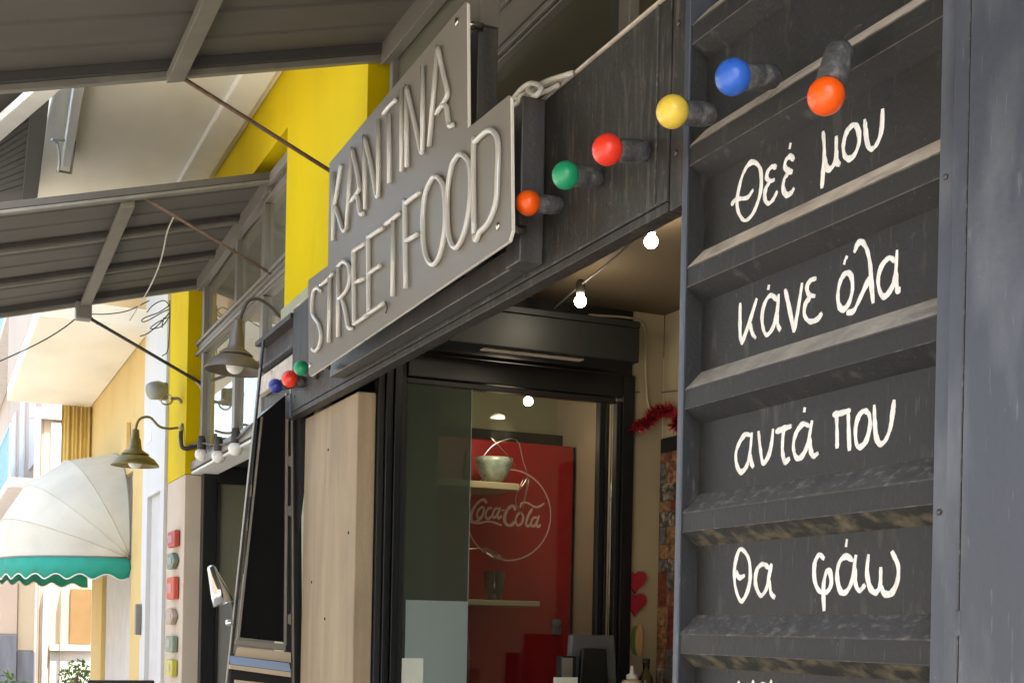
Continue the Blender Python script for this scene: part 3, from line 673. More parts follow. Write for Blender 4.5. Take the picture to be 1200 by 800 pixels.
# picture board on the back wall
PB = thing('photo_board', 'tall board of small crowded photographs on the back wall beside the ribbed panel', 'picture board', (2.37, 3.9, 1.6))
box('board', 2.366, 2.373, 3.30, 4.082, .6, 2.28, M['black'], PB, 0)
pm = [mat('photo_%s' % n, c, .35, 0, .8, 70, (1, 1, 1), dirt=dc, dirt_amt=1, dscale=48, thr=.48) for n, c, dc in
      (('red', (.14, .03, .02), (.02, .01, .01)), ('dark', (.04, .035, .03), (.35, .3, .25)), ('tan', (.22, .12, .06), (.03, .02, .02)), ('grey', (.10, .10, .10), (.02, .02, .02)), ('brown', (.12, .05, .03), (.4, .2, .1)))]
z = .64
while z < 2.22:
    h = random.uniform(.035, .085); y = 4.078
    while y > 3.34:
        wd = random.uniform(.04, .09); y2 = max(y-wd, 3.31)
        p = box('photo', 2.3635, 2.3655, y2, y-.001, z, z+h-.0015, random.choice(pm), PB, 0); y = y2
    z += h
# tinsel
vs, fs = [], []
tp = smoothline([onY(745, 502, 4.05), onY(760, 492, 4.05), onY(770, 482, 4.04), onX(785, 482, 2.35), onX(796, 490, 2.35), onX(790, 500, 2.35)], 12)
for i in range(1500):
    q = random.choice(tp); d = Vector((random.gauss(0, 1), random.gauss(0, 1), random.gauss(0, 1))).normalized()*random.uniform(.015, .04)
    e = d.cross(Vector((random.random(), random.random(), random.random()))).normalized()*.002
    n = len(vs); vs += [q, q+d*.5+e, q+d, q+d*.5-e]; fs.append((n, n+1, n+2, n+3))
o = mesh('tinsel_garland', vs, fs, mat('red_tinsel', (.28, .01, .015), .3, .5)); tag(o, 'red tinsel garland drooping over the top of the photo board', 'garland')
tag(tube('white_conduit', [onY(690, 369, 4.07), onY(735, 372, 4.07), onY(752, 378, 4.07), onY(757, 395, 4.07), onY(757, 440, 4.07), onY(760, 475, 4.07), onY(768, 484, 4.05)], .0045, M['inwall']), 'thin cream cable running along the recess wall above the door', 'cable')
tag(tube('thin_wire', [onY(741, 459, 4.07), onX(770, 460, 2.36), onX(798, 457, 2.36)], .0018, M['cabled'], None, 5), 'thin dark wire stretched level across the cream wall above the tinsel', 'wire')

# ---- lit festoon under the stall ceiling
FL = thing('lit_festoon_wire', 'dark flex under the stall ceiling carrying the two lit bulbs', 'cable', onZ(763, 262, 2.70))
lits = []
for (px, py, zz) in ((763, 283, 2.655), (680, 353, 2.61)):
    d = ray(px, py); t = (zz-CZ)/d.z; lits.append(Vector((d.x*t, d.y*t, zz)))
A, Bp = lits
par(tube('flex', [A+(A-Bp)*.6+Vector((0, 0, .055)), A+Vector((0, 0, .050)), (A+Bp)/2+Vector((0, 0, .042)), Bp+Vector((0, 0, .050)), Bp+(Bp-A)*.45+Vector((0, 0, .05))], .0035, M['cabled'], None, 6), FL)
for q, lab in ((A, 'lit white bulb nearest the ribbed panel, under the stall ceiling'), (Bp, 'lit white bulb above the black roller box, under the stall ceiling')):
    T = thing('lit_bulb', lab, 'light bulb', q, 'lit bulbs under the stall ceiling')
    par(lathe('socket', [(.011, .022), (.015, .03), (.015, .055), (.009, .066), (.001, .067)], q, (0, 0, 1), M['cabled'], None, 16), T)
    par(ball('globe', q, .0185, (0, 0, -1), M['lit'], None, .01), T)
    ld = bpy.data.lights.new('bulb_light', 'POINT'); ld.energy = .11; ld.color = (1, .80, .55); ld.shadow_soft_size = .03
    lo = bpy.data.objects.new('bulb_light', ld); C.objects.link(lo); lo.parent = T; lo.location = (0, 0, -.035)
# pendant inside the room
T = thing('room_pendant', 'lit round ceiling lamp in the room behind the glass door', 'lamp', (2.15, 4.9, 2.55))
pq = onY(583, 488, 4.85); T.location = pq
par(lathe('shade', [(.03, -.008), (.03, .004), (.012, .012), (.001, .013)], pq, (0, 0, 1), M['clearbulb']), T)
ld = bpy.data.lights.new('room_light', 'POINT'); ld.energy = .45; ld.color = (1, .84, .6); ld.shadow_soft_size = .05
lo = bpy.data.objects.new('room_light', ld); C.objects.link(lo); lo.parent = T; lo.location = (0, -.05, -.06)
pq = onY(619, 470, 4.7)
T = thing('glowing_globe', 'glowing globe just under the door head in the room behind the glass', 'light bulb', pq)  # emissive globe with a socket, set behind the door head
par(ball('globe', pq, .018, (0, 0, -1), M['lit']), T)
par(lathe('socket', [(.009, .016), (.012, .03), (.001, .06)], pq, (0, 0, 1), M['cabled'], None, 14), T)

# ================================================================== SIGN
S = thing('restaurant_sign', 'stepped translucent sign plate reading KANTINA STREETFOOD in tube letters, on square steel tubes', 'sign', (1.1, 3.3, 2.4))
XS = 1.08
pts = [onX(a, b, XS) for a, b in ((386, 191), (545, 2), (547, 4), (548, 150), (595, 112), (598, 114), (599.5, 270), (596, 283), (363.5, 441), (361.5, 438), (361, 328), (384, 311))]
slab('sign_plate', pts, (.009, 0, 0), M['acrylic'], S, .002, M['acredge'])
XT = XS-.008
letters = {
 'K': [[(391, 202), (390.5, 282)], [(400, 192), (396, 218), (392.5, 240)], [(393, 243), (398, 258), (402, 270), (405, 269)]],
 'A': [[(406, 269), (412.5, 174)], [(412.5, 174), (418, 200), (421, 217), (420, 224), (411.5, 236)], [(417, 226), (420, 236), (422, 250), (426, 250)]],
 'N': [[(428, 245), (427, 159)], [(427, 159), (435, 195), (441, 228), (443.5, 229)], [(443.5, 229), (443.5, 140)]],
 'T': [[(456.5, 215), (456, 134)], [(449, 134), (457, 124), (464.5, 117)]],
 'I': [[(470.5, 104), (471, 201)]],
 'N2': [[(477, 196), (476, 101)], [(476, 101), (485, 140), (493, 176), (495.5, 177)], [(495.5, 177), (495.5, 77)]],
 'A2': [[(503, 172), (513, 55)], [(513, 55), (519, 85), (524, 105), (523, 115), (511.5, 133)], [(518, 124), (523, 126), (526, 146), (531, 147)]],
 'S': [[(376, 341), (371, 337), (367, 343), (365.5, 355), (366.5, 369), (373, 379), (376, 392), (374, 405), (369.5, 411), (365.5, 408)]],
 'T2': [[(386.5, 322), (385.5, 401)], [(376, 334), (384, 327), (390.5, 320)]],
 'R': [[(396, 312), (396.5, 395)], [(396, 312), (402, 306.5), (408.5, 312), (410, 326), (406, 340), (397.5, 350)], [(401, 351), (405, 366), (408, 383), (413, 385)]],
 'E': [[(428.5, 285), (415, 294), (414.5, 300), (415, 372), (416, 378.5), (430.5, 369)], [(414.5, 332), (427, 326)]],
 'E2': [[(449, 267), (432.5, 278), (431.5, 284), (432, 360), (433, 366), (450, 355)], [(432, 321), (438, 316), (446, 311)]],
 'T3': [[(460.5, 259), (460.5, 347)], [(451.5, 263), (461, 256), (469, 249.5)]],
 'F': [[(493, 225), (476, 238), (474.5, 243), (475.5, 338)], [(475, 282), (482, 279), (490, 274)]],
 'O': [[(511, 207), (519, 217), (521.7, 240), (521.2, 270), (516, 297), (508, 310), (500, 302), (496.2, 282), (495.7, 252), (498.7, 227), (505, 212), (511, 207)]],
 'O2': [[(540, 181), (549, 190), (551.5, 210), (550.5, 240), (545, 270), (535.5, 290), (527.5, 282), (524.5, 260), (524.5, 225), (529, 197), (534.5, 185), (540, 181)]],
 'D': [[(556, 275), (555, 170), (557, 166), (571, 153.5), (580, 157), (583.7, 172), (582.7, 210), (581, 238), (573, 260), (563, 271), (556, 275)]],
}
for nme, L in letters.items():
    LL = [[onX(a, b, XT) for a, b in s] for s in L]
    joined_tubes('tube_letter', LL, .0064, M['neon'], S, 10, 5)
tube('loose_wire', [onX(452, 354, XT), onX(454, 360, XT), onX(452, 367, XT)], .002, M['cabled'], S, 5)
# supporting square tubes
box('post', 1.142, 1.198, 2.585, 2.66, 2.384, 2.738, M['tube'], S, .003)
box('post', 1.146, 1.198, 2.857, 2.93, 2.436, 3.0, M['tube'], S, .003)
box('post_cap', 1.15, 1.2, 2.855, 2.933, 3.003, 3.2, M['alu'], S, .003)
box('post', 1.153, 1.198, 4.02, 4.08, 2.436, 2.95, M['tube'], S, .003)
box('bottom_tube', 1.153, 1.198, 2.663, 4.08, 2.384, 2.433, M['tube'], S, .003)
for (px, py) in ((548, 23), (596, 262), (391, 205), (364, 425)):
    q = onX(px-12 if px > 500 else px, py+3, XS)
    lathe('bolt', [(.009, -.003), (.009, .003), (.001, .004)], (XS-.001, q.y, q.z), (-1, 0, 0), M['steel'], S, 12)
    lathe('standoff', [(.010, .0), (.010, .053)], (XS+.009, q.y, q.z), (1, 0, 0), M['steel'], S, 14)
# pale cables knotted on the post top
kn = [[onX(606, 122, 1.15), onX(622, 108, 1.16), onX(640, 96, 1.17), onX(671, 86, 1.19)],
      [onX(600, 118, 1.14), onX(612, 104, 1.14), onX(624, 98, 1.15), onX(634, 103, 1.14), onX(628, 112, 1.13), onX(619, 106, 1.14), onX(625, 98, 1.16)],
      [onX(604, 116, 1.14), onX(612, 113, 1.15), onX(626, 111, 1.17), onX(640, 107, 1.18), onX(655, 99, 1.19)],
      [onX(600, 124, 1.13), onX(607, 120, 1.14), onX(615, 108, 1.15), onX(640, 99, 1.18), onX(668, 89, 1.2)]]
tag(joined_tubes('knotted_cable', kn, .006, M['cable'], None, 7), 'pale cables knotted over the right sign post and beam edge', 'cable')

# ================================================================== COLOURED BULBS
def cbulb(px, py, bx, by, m, label, r=.028, xb=1.2, wire=None, base=None):
    q = base or onX(bx, by, xb); c = onY(px, py, q.y) if base is None else base_c
    ax = (c-q).normalized(); L = (c-q).length
    T = thing('coloured_bulb', label, 'light bulb', q, 'coloured bulbs along the beam')
    R2 = r*.74
    par(lathe('socket', [(.001, -.006), (R2*.55, -.005), (R2*.86, .003), (R2*.96, .012), (R2, .018), (R2, .028), (R2*.97, .030), (R2, .033), (R2, L-r*.72), (R2*.9, L-r*.66), (R2*.85, L-r*.8)], q, ax, M['socket'], None, 28), T)
    par(ball('globe', c, r, ax, m, None, r*.5), T)
    return T
cbulb(619, 238, 657, 241, M['orange'], 'orange bulb beside the right sign post, lowest of the row', .0262)
cbulb(663, 205.5, 704, 209, M['green'], 'green bulb between the orange and the red bulb on the beam', .0272)
cbulb(712, 175.5, 758, 178, M['red'], 'large red bulb in the middle of the beam', .0287)
cbulb(788, 131, 835, 135, M['yel'], 'yellow bulb on the beam beside the ribbed panel', .0275)
cbulb(859, 90.5, 909, 90, M['blue'], 'blue bulb on the ribbed panel', .0278)
cbulb(353, 431, 372, 440, M['green'], 'small green bulb under the far left corner of the sign', .026)
cbulb(340, 444, 357, 448, M['red'], 'small red bulb between the green and dark blue ones at the sign corner', .030)
cbulb(323, 452, 343, 449, M['dblue'], 'small dark blue bulb leftmost under the sign corner', .026)
# hanging orange-red bulb on its own flex
q = Vector(onX(985, 58, 1.16)); c = onX(968, 113, 1.135)
ax = (c-q).normalized(); L = (c-q).length
T = thing('coloured_bulb', 'orange bulb hanging from a short flex above the first Greek word', 'light bulb', q, 'coloured bulbs along the beam')
par(lathe('socket', [(.001, -.008), (.013, -.007), (.0195, .002), (.021, .014), (.0205, .016), (.0212, .019), (.0205, L-.02), (.018, L-.018), (.016, L-.022)], q, ax, M['socket'], None, 28), T)
par(ball('globe', c, .0262, ax, M['orange'], None, .013), T)
par(tube('flex', [q-ax*.004, onX(992, 44, 1.17), onX(1001, 34, 1.19), onX(1010, 29, 1.2)], .0028, M['cabled'], None, 7), T)

# ================================================================== AWNINGS
def awning(label, y0, y1, zi0, zi1, slope, xo, purl, xr, corr=.21):
    T = thing('steel_awning', label, 'awning', (XW, (y0+y1)/2, zi0), 'sheet awnings over the windows')
    def Z(x, y): return zi0+(zi1-zi0)*(y-y0)/(y1-y0)-slope*(XW-x)
    # ribbed sheet
    ys = []; y = y0
    while y < y1-.001:
        ys += [(y, 0), (y+corr*.80, 0), (y+corr*.85, .007), (y+corr*.95, .007)]; y += corr
    ys = [(min(a, y1), b) for a, b in ys]+[(y1, 0)]
    vs, fs = [], []
    for (a, h) in ys: vs += [(XW-.01, a, Z(XW-.01, a)+.03+h), (xo, a, Z(xo, a)+.03+h)]
    for i in range(len(ys)-1): fs.append((2*i, 2*i+1, 2*i+3, 2*i+2))
    o = mesh('sheet', vs, fs, M['awning'], T); sm = o.modifiers.new('thickness', 'SOLIDIFY'); sm.thickness = .003
    def bar(name, x0, x1, ya, yb, dz0, dz1, m=M['awnbar']):
        vs = []
        for dz in (dz0, dz1):
            for (x, y) in ((x0, ya), (x1, ya), (x1, yb), (x0, yb)): vs.append((x, y, Z(x, y)+dz))
        return bevel(mesh(name, vs, BF, m, T), .003)
    for i, py in enumerate(purl): bar('purlin', xo, XW-.03, py, py+.016, -.008, .026); bar('purlin_gasket', xo, XW-.03, py-.03, py-.002, .006, .027, M['aludark'])
    bar('edge_beam', xo, XW-.02, y1-.03, y1, -.028, .03); bar('edge_gasket', xo, XW-.02, y1-.05, y1-.032, -.008, .028, M['aludark'])
    bar('edge_beam', xo, XW-.02, y0, y0+.03, .0, .034, M['awning']); bar('edge_lip', xo, XW-.02, y0-.004, y0+.03, -.02, -.003)
    bar('wall_channel', XW-.05, XW-.003, y0+.04, y1-.04, -.05, .03, M['alu'])
    bar('long_rail', xr-.03, xr+.03, y0+.037, y1-.037, -.05, -.014)
    bar('long_rail', xo, xo+.05, y0+.037, y1-.037, -.05, -.014)
    return T, Z
T, Zf = awning('nearer brown grey sheet awning, top left over the sign', .4, 4.585, 3.67, 3.67, .27, -1.0, [1.2, 2.2, 3.2], .73)
a = onY(205, 86, 4.565); b = onY(383, 198, 4.565); b = a+(b-a)*1.25
par(tube('tie_rod', [a, b], .008, M['rust'], None, 8, k=1), T)
T2, Zf = awning('farther brown grey sheet awning between the two yellow pillars', 6.27, 8.15, 3.735, 3.655, .27, -1.0, [6.92, 7.55], .81)
a = onY(152, 222, 6.30); b = onY(329, 327, 6.30)
par(tube('tie_rod', [a, b], .007, M['rust'], None, 8, k=1), T2)
a = onY(97, 368, 8.13); b = onY(241, 452, 8.13)
par(tube('tie_rod', [a, b], .010, M['cabled'], None, 8, k=1), T2)
par(box('rail_clamp', a.x-.045, a.x+.045, 8.06, 8.15, a.z-.04, a.z+.06, M['alu'], None, .008), T2)
# awning remnant above left: dark striped blind with white bar, on the upper balcony
T = thing('balcony_blind', 'dark ribbed blind with white rail under the upper balcony, far left', 'blind', onZ(20, 180, 3.9))
def zs(z, L): return [onZ(a, b, z) for a, b in L]
par(slab('white_rail', zs(3.88, [(-30, 192), (78, 100), (62, 88), (-30, 168)]), (0, 0, .04), M['soffit2'], None, .004), T)
par(slab('dark_band', zs(3.90, [(36, 120), (60, 100), (44, 232), (26, 236)]), (0, 0, .05), M['awning'], None, .003), T)
for k in range(12):
    a = k/12; b = a+.07
    L = [(-40, 190+60*a-8), (38, 130+100*a-8), (38, 130+100*b-8), (-40, 190+60*b-8)]
    par(slab('slat', zs(3.94+.004*(k % 2), L), (0, 0, .02), M['awning'], None, .002), T)
par(slab('dark_canopy', zs(3.99, [(-60, 90), (60, 85), (36, 240), (-60, 250)]), (0, 0, .03), M['awning']), T)
# slim white fitting under the soffit
T = thing('soffit_fitting', 'slim white strip light with end bracket under the upper balcony', 'light fitting', onZ(85, 140, 4.05))
par(hexa('housing', [onZ(a, b, 4.03) for a, b in ((88, 90), (102, 90), (83, 196), (72, 196))], [onZ(a, b, 4.03)+Vector((0, 0, .07)) for a, b in ((88, 90), (102, 90), (83, 196), (72, 196))], M['whitemetal'], None, .006), T)
par(tube('bracket', [onZ(60, 164, 4.05), onZ(68, 168, 4.05), onZ(70, 190, 4.04), onZ(68, 200, 4.04)], .007, M['whitemetal'], None, 6, k=2), T)
par(tube('bracket', [onZ(66, 200, 4.04), onZ(83, 203, 4.04), onZ(86, 180, 4.04), onZ(88, 166, 4.04), onZ(62, 163, 4.05)], .007, M['awnbar'], None, 6, k=1), T)

# ================================================================== BARN LAMPS
def barn(label, yy, arm, neck, rad, m, gm, base, armr, tilt=(0, 0, 1)):
    T = thing('gooseneck_lamp', label, 'wall lamp', onY(*base, yy), 'gooseneck barn lamps')
    par(tube('arm', [onY(a, b, yy) for a, b in arm], armr, M['cabled'] if m is M['lampd'] else m, None, 10), T)
    n = onY(*neck, yy)
    par(lathe('neck', [(rad*.13, .0), (rad*.15, -.01), (rad*.17, -.05), (rad*.22, -.06), (rad*.26, -.11), (rad*.3, -.125), (rad*.56, -.148), (rad*.58, -.153), (rad*.5, -.155)], n, tilt, m, None, 28), T)
    par(lathe('shade', [(rad*.35, -.150), (rad*.55, -.158), (rad*.8, -.180), (rad*.97, -.212), (rad, -.222), (rad*.98, -.222), (rad*.78, -.187), (rad*.5, -.166), (rad*.3, -.158)], n, tilt, m, None, 36), T)
    t = Vector(tilt).normalized()
    par(ball('globe', n-t*.196, rad*.30, -t, gm, None, rad*.2), T)
    bq = onY(*base, yy)
    par(lathe('wall_plate', [(.03, 0), (.03, .01), (.012, .02), (.001, .021)], (XP, bq.y, bq.z), (-1, 0, 0), m, None, 18), T)
barn('large brown gooseneck lamp with milky globe left of the sign', 5.6, [(281, 385), (282, 372), (290, 354), (302, 350), (318, 360), (330, 372), (345, 374)], (279, 374), .127, M['lampd'], M['clearbulb'], (345, 374), .0075, (.05, 0, 1))
barn('smaller green brown gooseneck lamp in front of the white strip', 8.3, [(159, 508), (160, 498), (165, 490), (176, 489), (186, 499), (197, 502), (209, 501)], (159, 503), .145, M['lamp'], M['clearbulb'], (209, 501), .008)
# floodlight on the far yellow pillar
T = thing('floodlight', 'small grey floodlight on a ring bracket fixed to the far yellow pillar', 'floodlight', onY(187, 457, 8.35))
q = onY(184, 457, 8.35)
par(lathe('housing', [(.001, -.055), (.04, -.05), (.055, -.02), (.057, .02), (.05, .05), (.001, .052)], q, (-.75, -.3, -.25), M['floodgrey'], None, 24), T)
par(box('gear_box', q.x+.01, q.x+.07, 8.36, 8.42, q.z-.05, q.z+.055, M['alu'], None, .008), T)
par(tube('bracket_ring', [onY(195+7*math.cos(t), 468+6*math.sin(t), 8.35) for t in [i*math.pi/6 for i in range(13)]], .006, M['steel'], None, 7, k=2), T)
par(tube('bracket_arm', [onY(200, 467, 8.35), onY(209, 467, 8.35), onY(213, 472, 8.35)], .010, M['awnbar'], None, 8), T)
# house plaques on far pillar
pl = [((205, 632), (.45, .06, .05), 'red', 'topmost red'), ((206, 657), (.16, .22, .16), 'green', 'upper green'), ((205, 689), (.55, .08, .05), 'orange', 'tall red'),
      ((205, 722), (.40, .30, .22), 'brown', 'pale brown arrow'), ((205, 754), (.20, .25, .18), 'dark green', 'lower green'), ((205, 782), (.50, .44, .06), 'yellow', 'lowest bright yellow')]
for (p, c, nn, lab) in pl:
    q = onX(*p, XP); h = 9.5 if nn != 'orange' else 13
    hz = h/1550*8.3
    T = thing('door_plaque', lab+' plaque on the beige lower part of the far pillar', 'plaque', q, 'small plaques on the far pillar')
    m = mat('plaque_'+nn.replace(' ', '_'), c, .5)
    hx = (0, .10) if nn in ('brown', 'green') else (0, .0)
    yc = 8.44
    P5 = [(XP-.035, 8.32, q.z), (XP-.035, 8.32+hx[1], q.z-hz), (XP-.035, 8.57, q.z-hz), (XP-.035, 8.61, q.z), (XP-.035, 8.57, q.z+hz), (XP-.035, 8.32+hx[1], q.z+hz)]
    slab('plate', P5, (.034, 0, 0), m, T, .008)
    box('panel', XP-.038, XP-.0352, 8.40, 8.56, q.z-hz*.45, q.z+hz*.45, mat('plaque_print_'+nn.replace(' ', '_'), tuple(.5*k+.22 for k in c), .6), T, .001)
# unlit festoon left
ff = [(222, 521), (237, 519), (257, 521), (277, 514), (300, 493)]
F3 = [onX(a, b, 1.44) for a, b in ff]
T = thing('unlit_festoon_wire', 'dark flex with white bulbs strung below the far window sill', 'cable', F3[0])
par(tube('flex', F3, .006, M['cabled'], None, 6), T)
for i, (a, b, lab) in enumerate(((236, 530, 'leftmost'), (256, 532, 'middle'), (276, 523, 'rightmost'))):
    q = onX(a, b, 1.44)
    T = thing('white_bulb', lab+' small unlit white bulb under the far window sill', 'light bulb', q, 'unlit white bulbs under the sill')
    par(lathe('socket', [(.026, .015), (.024, .07), (.018, .095), (.001, .096)], q, (0, 0, 1), M['cabled'], None, 16), T)
    par(ball('globe', q-Vector((0, 0, .012)), .038, (0, 0, -1), M['clearbulb'], None, .02), T)
# stray wires
tag(tube('hanging_wire', [onY(204, 253, 6.6), onY(196, 272, 6.8), onY(190, 300, 7.0), onY(181, 325, 7.2), onY(168, 350, 7.5), onY(152, 375, 7.8)], .004, M['cable'], None, 6), 'thin pale wire hanging from the tie rod of the farther awning', 'wire')
tag(tube('slack_cable', [onY(98, 365, 8.1), onY(75, 384, 8.2), onY(45, 402, 8.3), onY(0, 423, 8.5), onY(-40, 440, 8.7)], .004, M['cabled'], None, 6), 'slack dark cable running left from the awning clamp', 'cable')
tg = [[(199, 352), (199, 375), (198, 395), (196, 412), (190, 417)], [(198, 358), (186, 366), (170, 372), (166, 376), (172, 376), (190, 366), (199, 362)],
      [(199, 366), (186, 380), (174, 390), (164, 394)], [(196, 372), (184, 378), (176, 385), (190, 382), (199, 370)], [(199, 358), (192, 352), (180, 357), (172, 366)],
      [(103, 368), (125, 368), (150, 364), (175, 352)], [(108, 372), (114, 380), (118, 378)], [(192, 372), (190, 382), (191, 384)]]
tag(joined_tubes('wire_tangle', [[onY(a, b, 8.5) for a, b in s] for s in tg], .0035, M['cabled'], None, 5), 'tangle of loose dark wires in front of the white wall strip', 'wires')
tag(tube('pillar_cable', [onX(205, 432, XP-.01), onY(226, 443, 8.17), onY(238, 462, 8.17), onY(238, 500, 8.17), onY(237, 520, 8.17)], .007, M['cable'], None, 6), 'pale cable bent down the side of the far yellow pillar', 'cable')
tag(tube('black_hose', [onX(212, 505, XP-.02), onX(212, 515, XP-.02), onX(214, 524, XP-.02), onY(222, 525, 8.17), onY(232, 521, 8.17), onY(238, 517, 8.17)], .013, M['cabled'], None, 8), 'short black hose curling round the far yellow pillar', 'hose')

# ================================================================== PROJECTING DISPLAY FRAME left of the pier
T = thing('display_frame', 'black menu screen in a flared grey steel frame left of the beige pier', 'display', (1.15, 4.8, 0))
Yt = 4.80
def poly(L, y=Yt): return [onY(a, b, y) for a, b in L]
slab('screen', poly([(302, 490), (338, 460), (334.5, 752), (279, 746)], Yt+.012), (0, .02, 0), mat('screen_black', (.003, .003, .004), .7, 0, .02, spec=.15), T)
def bar2(name, p0, p1, wpx, m, y=Yt, d=.025):
    (x0, y0), (x1, y1) = p0, p1
    return slab(name, poly([(x0, y0), (x0+wpx, y0), (x1+wpx, y1), (x1, y1)], y), (0, d, 0), m, T, .0015)
bar2('screen_frame', (306, 488), (278, 752), 2.6, M['alu'])
bar2('screen_frame', (335.5, 460), (333, 756), 3.0, M['alu'])
slab('screen_sill', poly([(278, 748), (335, 754.5), (335, 762), (276, 755)], Yt-.004), (0, .03, 0), M['alu'], T, .002)
bar2('outer_bar', (308.5, 398), (267, 800), 2.6, M['char']); bar2('outer_edge', (305, 430), (265.5, 800), .9, M['alu'], Yt-.003)
bar2('outer_bar', (341, 455), (343, 800), 2.2, M['alu'])
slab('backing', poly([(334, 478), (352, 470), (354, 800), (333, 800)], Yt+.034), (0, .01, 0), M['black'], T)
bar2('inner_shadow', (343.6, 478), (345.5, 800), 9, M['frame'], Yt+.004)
slab('side_gusset', poly([(350.5, 470), (374, 455), (365, 500), (354, 600), (350.5, 626)], Yt-.055), (0, .04, 0), M['black'], T, .001)
for yy in (575, 615, 690):
    x = 308.5-(yy-398)*.1033
    slab('slot_bridge', poly([(x+1, yy-6), (x+6-(yy-500)*.01, yy-8), (x+5.2-(yy-500)*.01, yy+6), (x, yy+8)], Yt+.002), (0, .02, 0), M['alu'], T, .001)
for yy in (540, 598, 725):
    slab('slot_bridge', poly([(337.5, yy-5), (341.5, yy-7), (341.5, yy+7), (337.5, yy+5)], Yt+.002), (0, .02, 0), M['alu'], T, .001)
slab('wood_front', poly([(278, 757), (341, 764), (341, 776), (275, 768)], Yt), (0, .02, 0), M['beige2'], T)
slab('shelf_edge', poly([(270, 778), (341, 787), (341, 793), (269, 783)], Yt-.06), (0, .018, 0), M['beige2'], T, .001)
a = poly([(270, 777.5), (341, 786.5)], Yt-.06); b = [p+Vector((.0, .03, .03)) for p in a]
mesh('shelf_top', [a[0], a[1], b[1], b[0]], [(0, 1, 2, 3)], mat('sky_toned_shelf', (.35, .46, .68), .3, 0, .05), T)  # blue put into the colour for the sky reflected on the shelf top
slab('lower_board', poly([(276, 796), (341, 803), (341, 840), (272, 830)], Yt-.02), (0, .02, 0), M['beige2'], T)
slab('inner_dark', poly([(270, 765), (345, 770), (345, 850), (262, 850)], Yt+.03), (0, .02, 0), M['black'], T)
# chrome spot lamp
T = thing('chrome_spotlight', 'chrome cone spotlight clamped on the outer edge of the menu frame', 'spotlight', onY(272, 722, 4.85))
c0, c1_ = onY(247, 663, 4.8), onY(262, 707, 4.78)
ax = (c1_-c0).normalized(); L = (c1_-c0).length
par(lathe('cone', [(.001, -.004), (.010, -.002), (.015, .006), (.030, L*.6), (.0395, L), (.037, L), (.028, L*.6), (.001, .02)], c0, ax, M['chrome'], None, 32), T)
par(tube('arm', [onY(269, 700, 4.83), onY(273, 708, 4.83), onY(274, 725, 4.83), onY(272, 735, 4.83)], .005, M['black'], None, 8), T)
par(lathe('clamp', [(.01, -.01), (.012, .0), (.01, .02)], onY(271, 729, 4.81), (-1, 0, 0), M['chrome'], None, 14), T)

# ================================================================== DOME AWNING
DA = thing('dome_awning', 'cream dome awning with scalloped teal valance on the ochre house', 'awning', (1.42, 10.9, 2.1))
P0 = onX(153, 653, 1.42); Ra = .93; LY = 2.9
th = [math.radians(a) for a in (0, 21, 42, 65, 90)]
def ribpts(t, n=26, R_=None, extra=0):
    R_ = R_ or Ra
    out = []
    for i in range(n+1):
        s = i/n; u = s*2-1     # along the awning
        y = P0.y + LY*s
        e = (1-abs(u)**3.2)**(1/3.2)
        # rounded near/far shoulders
        y = P0.y + LY*(.5-.5*math.cos(math.pi*s))*1.0
        u2 = abs(math.cos(math.pi*s)); e = (1-u2**2.6)**(1/2.2)
        out.append(Vector((P0.x-.004-R_*e*math.cos(t), y, P0.z+R_*e*math.sin(t))))
    return out
RB = [ribpts(t) for t in th]
for k in range(4):
    vs, fs = [], []; sub_n = 4
    for j in range(sub_n+1):
        t = th[k]+(th[k+1]-th[k])*j/sub_n; s = ribpts(t)
        chord = [RB[k][i].lerp(RB[k+1][i], j/sub_n) for i in range(len(s))]
        vs += [chord[i].lerp(s[i], .12) for i in range(len(s))]
    n = len(RB[0])
    for j in range(sub_n):
        for i in range(n-1): a = j*n+i; fs.append((a, a+1, a+n+1, a+n))
    o = mesh('cloth_panel', vs, fs, M['cloth'], DA, True)
for k in range(5):
    joined_tubes('rib', [RB[k]], .007, M['alu'] if k in (0, 4) else M['cloth'], DA, 6, 1)
vs, fs = [], []; n = 240
rp = smoothline(RB[0], 10); n = len(rp); rows = []
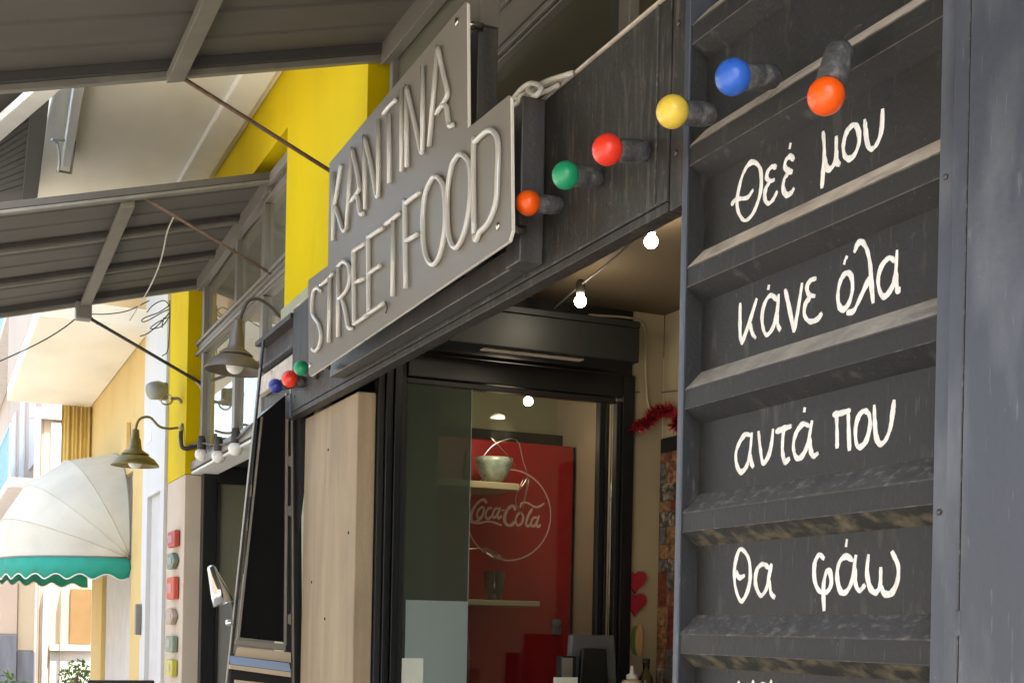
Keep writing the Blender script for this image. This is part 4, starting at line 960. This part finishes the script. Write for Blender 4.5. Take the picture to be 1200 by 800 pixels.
for i, p in enumerate(rp):
    acc = i*.034; h = .155 + .020*math.sin(i*.42) + .0
    w_ = .012*math.sin(i*.42+1)
    vs += [p, p+Vector((w_, 0, -h*.5)), p+Vector((-w_*.4, 0, -h))]
for i in range(n-1):
    for k in range(2): a = 3*i+k; fs.append((a, a+1, a+4, a+3))
o = mesh('valance', vs, fs, M['teal'], DA, True); sm = o.modifiers.new('thickness', 'SOLIDIFY'); sm.thickness = .002
joined_tubes('valance_trim', [[Vector(vs[3*i+2]) for i in range(n)]], .006, M['trim'], DA, 5, 1)
joined_tubes('pivot_arm', [[P0+Vector((-.01, -.01, .02)), P0+Vector((-.01, -.01, -.02))]], .012, M['rust'], DA, 6, 1)

# ================================================================== PLANTS, black board low left
def plant(name, c, r, n, label):
    vs, fs = [], []
    for i in range(n):
        d = Vector((random.gauss(0, 1), random.gauss(0, 1), random.gauss(0, .9))); d = d.normalized()*r*random.random()**.4
        q = c+d; a = Vector((random.gauss(0, 1), random.gauss(0, 1), random.gauss(0, 1))).normalized()*r*.16; b = a.cross(Vector((random.random(), .3, random.random()))).normalized()*r*.07
        k = len(vs); vs += [q-a, q+b, q+a, q-b]; fs.append((k, k+1, k+2, k+3))
    T = thing(name, label, 'plant', (c.x, c.y, 0))
    mesh('foliage', vs, fs, M['leaf'], T)
    tube('stem', [(c.x, c.y, 0), (c.x+.02, c.y, c.z*.6), (c.x, c.y, c.z)], .02, M['rust'], T, 6)
plant('potted_shrub', onY(8, 800, 12.5)+Vector((0, 0, -.12)), .22, 260, 'green shrub at the bottom left corner in front of the slate wall')
plant('potted_shrub', onY(90, 792, 14.5), .19, 320, 'thin light green shrub beside the ochre corner post')
a, b = onY(103, 796.5, 6.0), onY(181, 796.5, 6.0)
T = thing('black_board', 'top edge of a black board standing at the bottom left', 'board', (a.x, 6, 0))
box('top_rail', a.x, b.x, 6.0, 6.03, a.z-.05, a.z, M['black'], T, .002); box('board', a.x+.02, b.x-.02, 6.004, 6.026, .1, a.z-.052, M['black'], T, 0)
boxes('leg', [(a.x, a.x+.03, 6, 6.03, 0, a.z-.052), (b.x-.03, b.x, 6, 6.03, 0, a.z-.052)], M['black'], T)
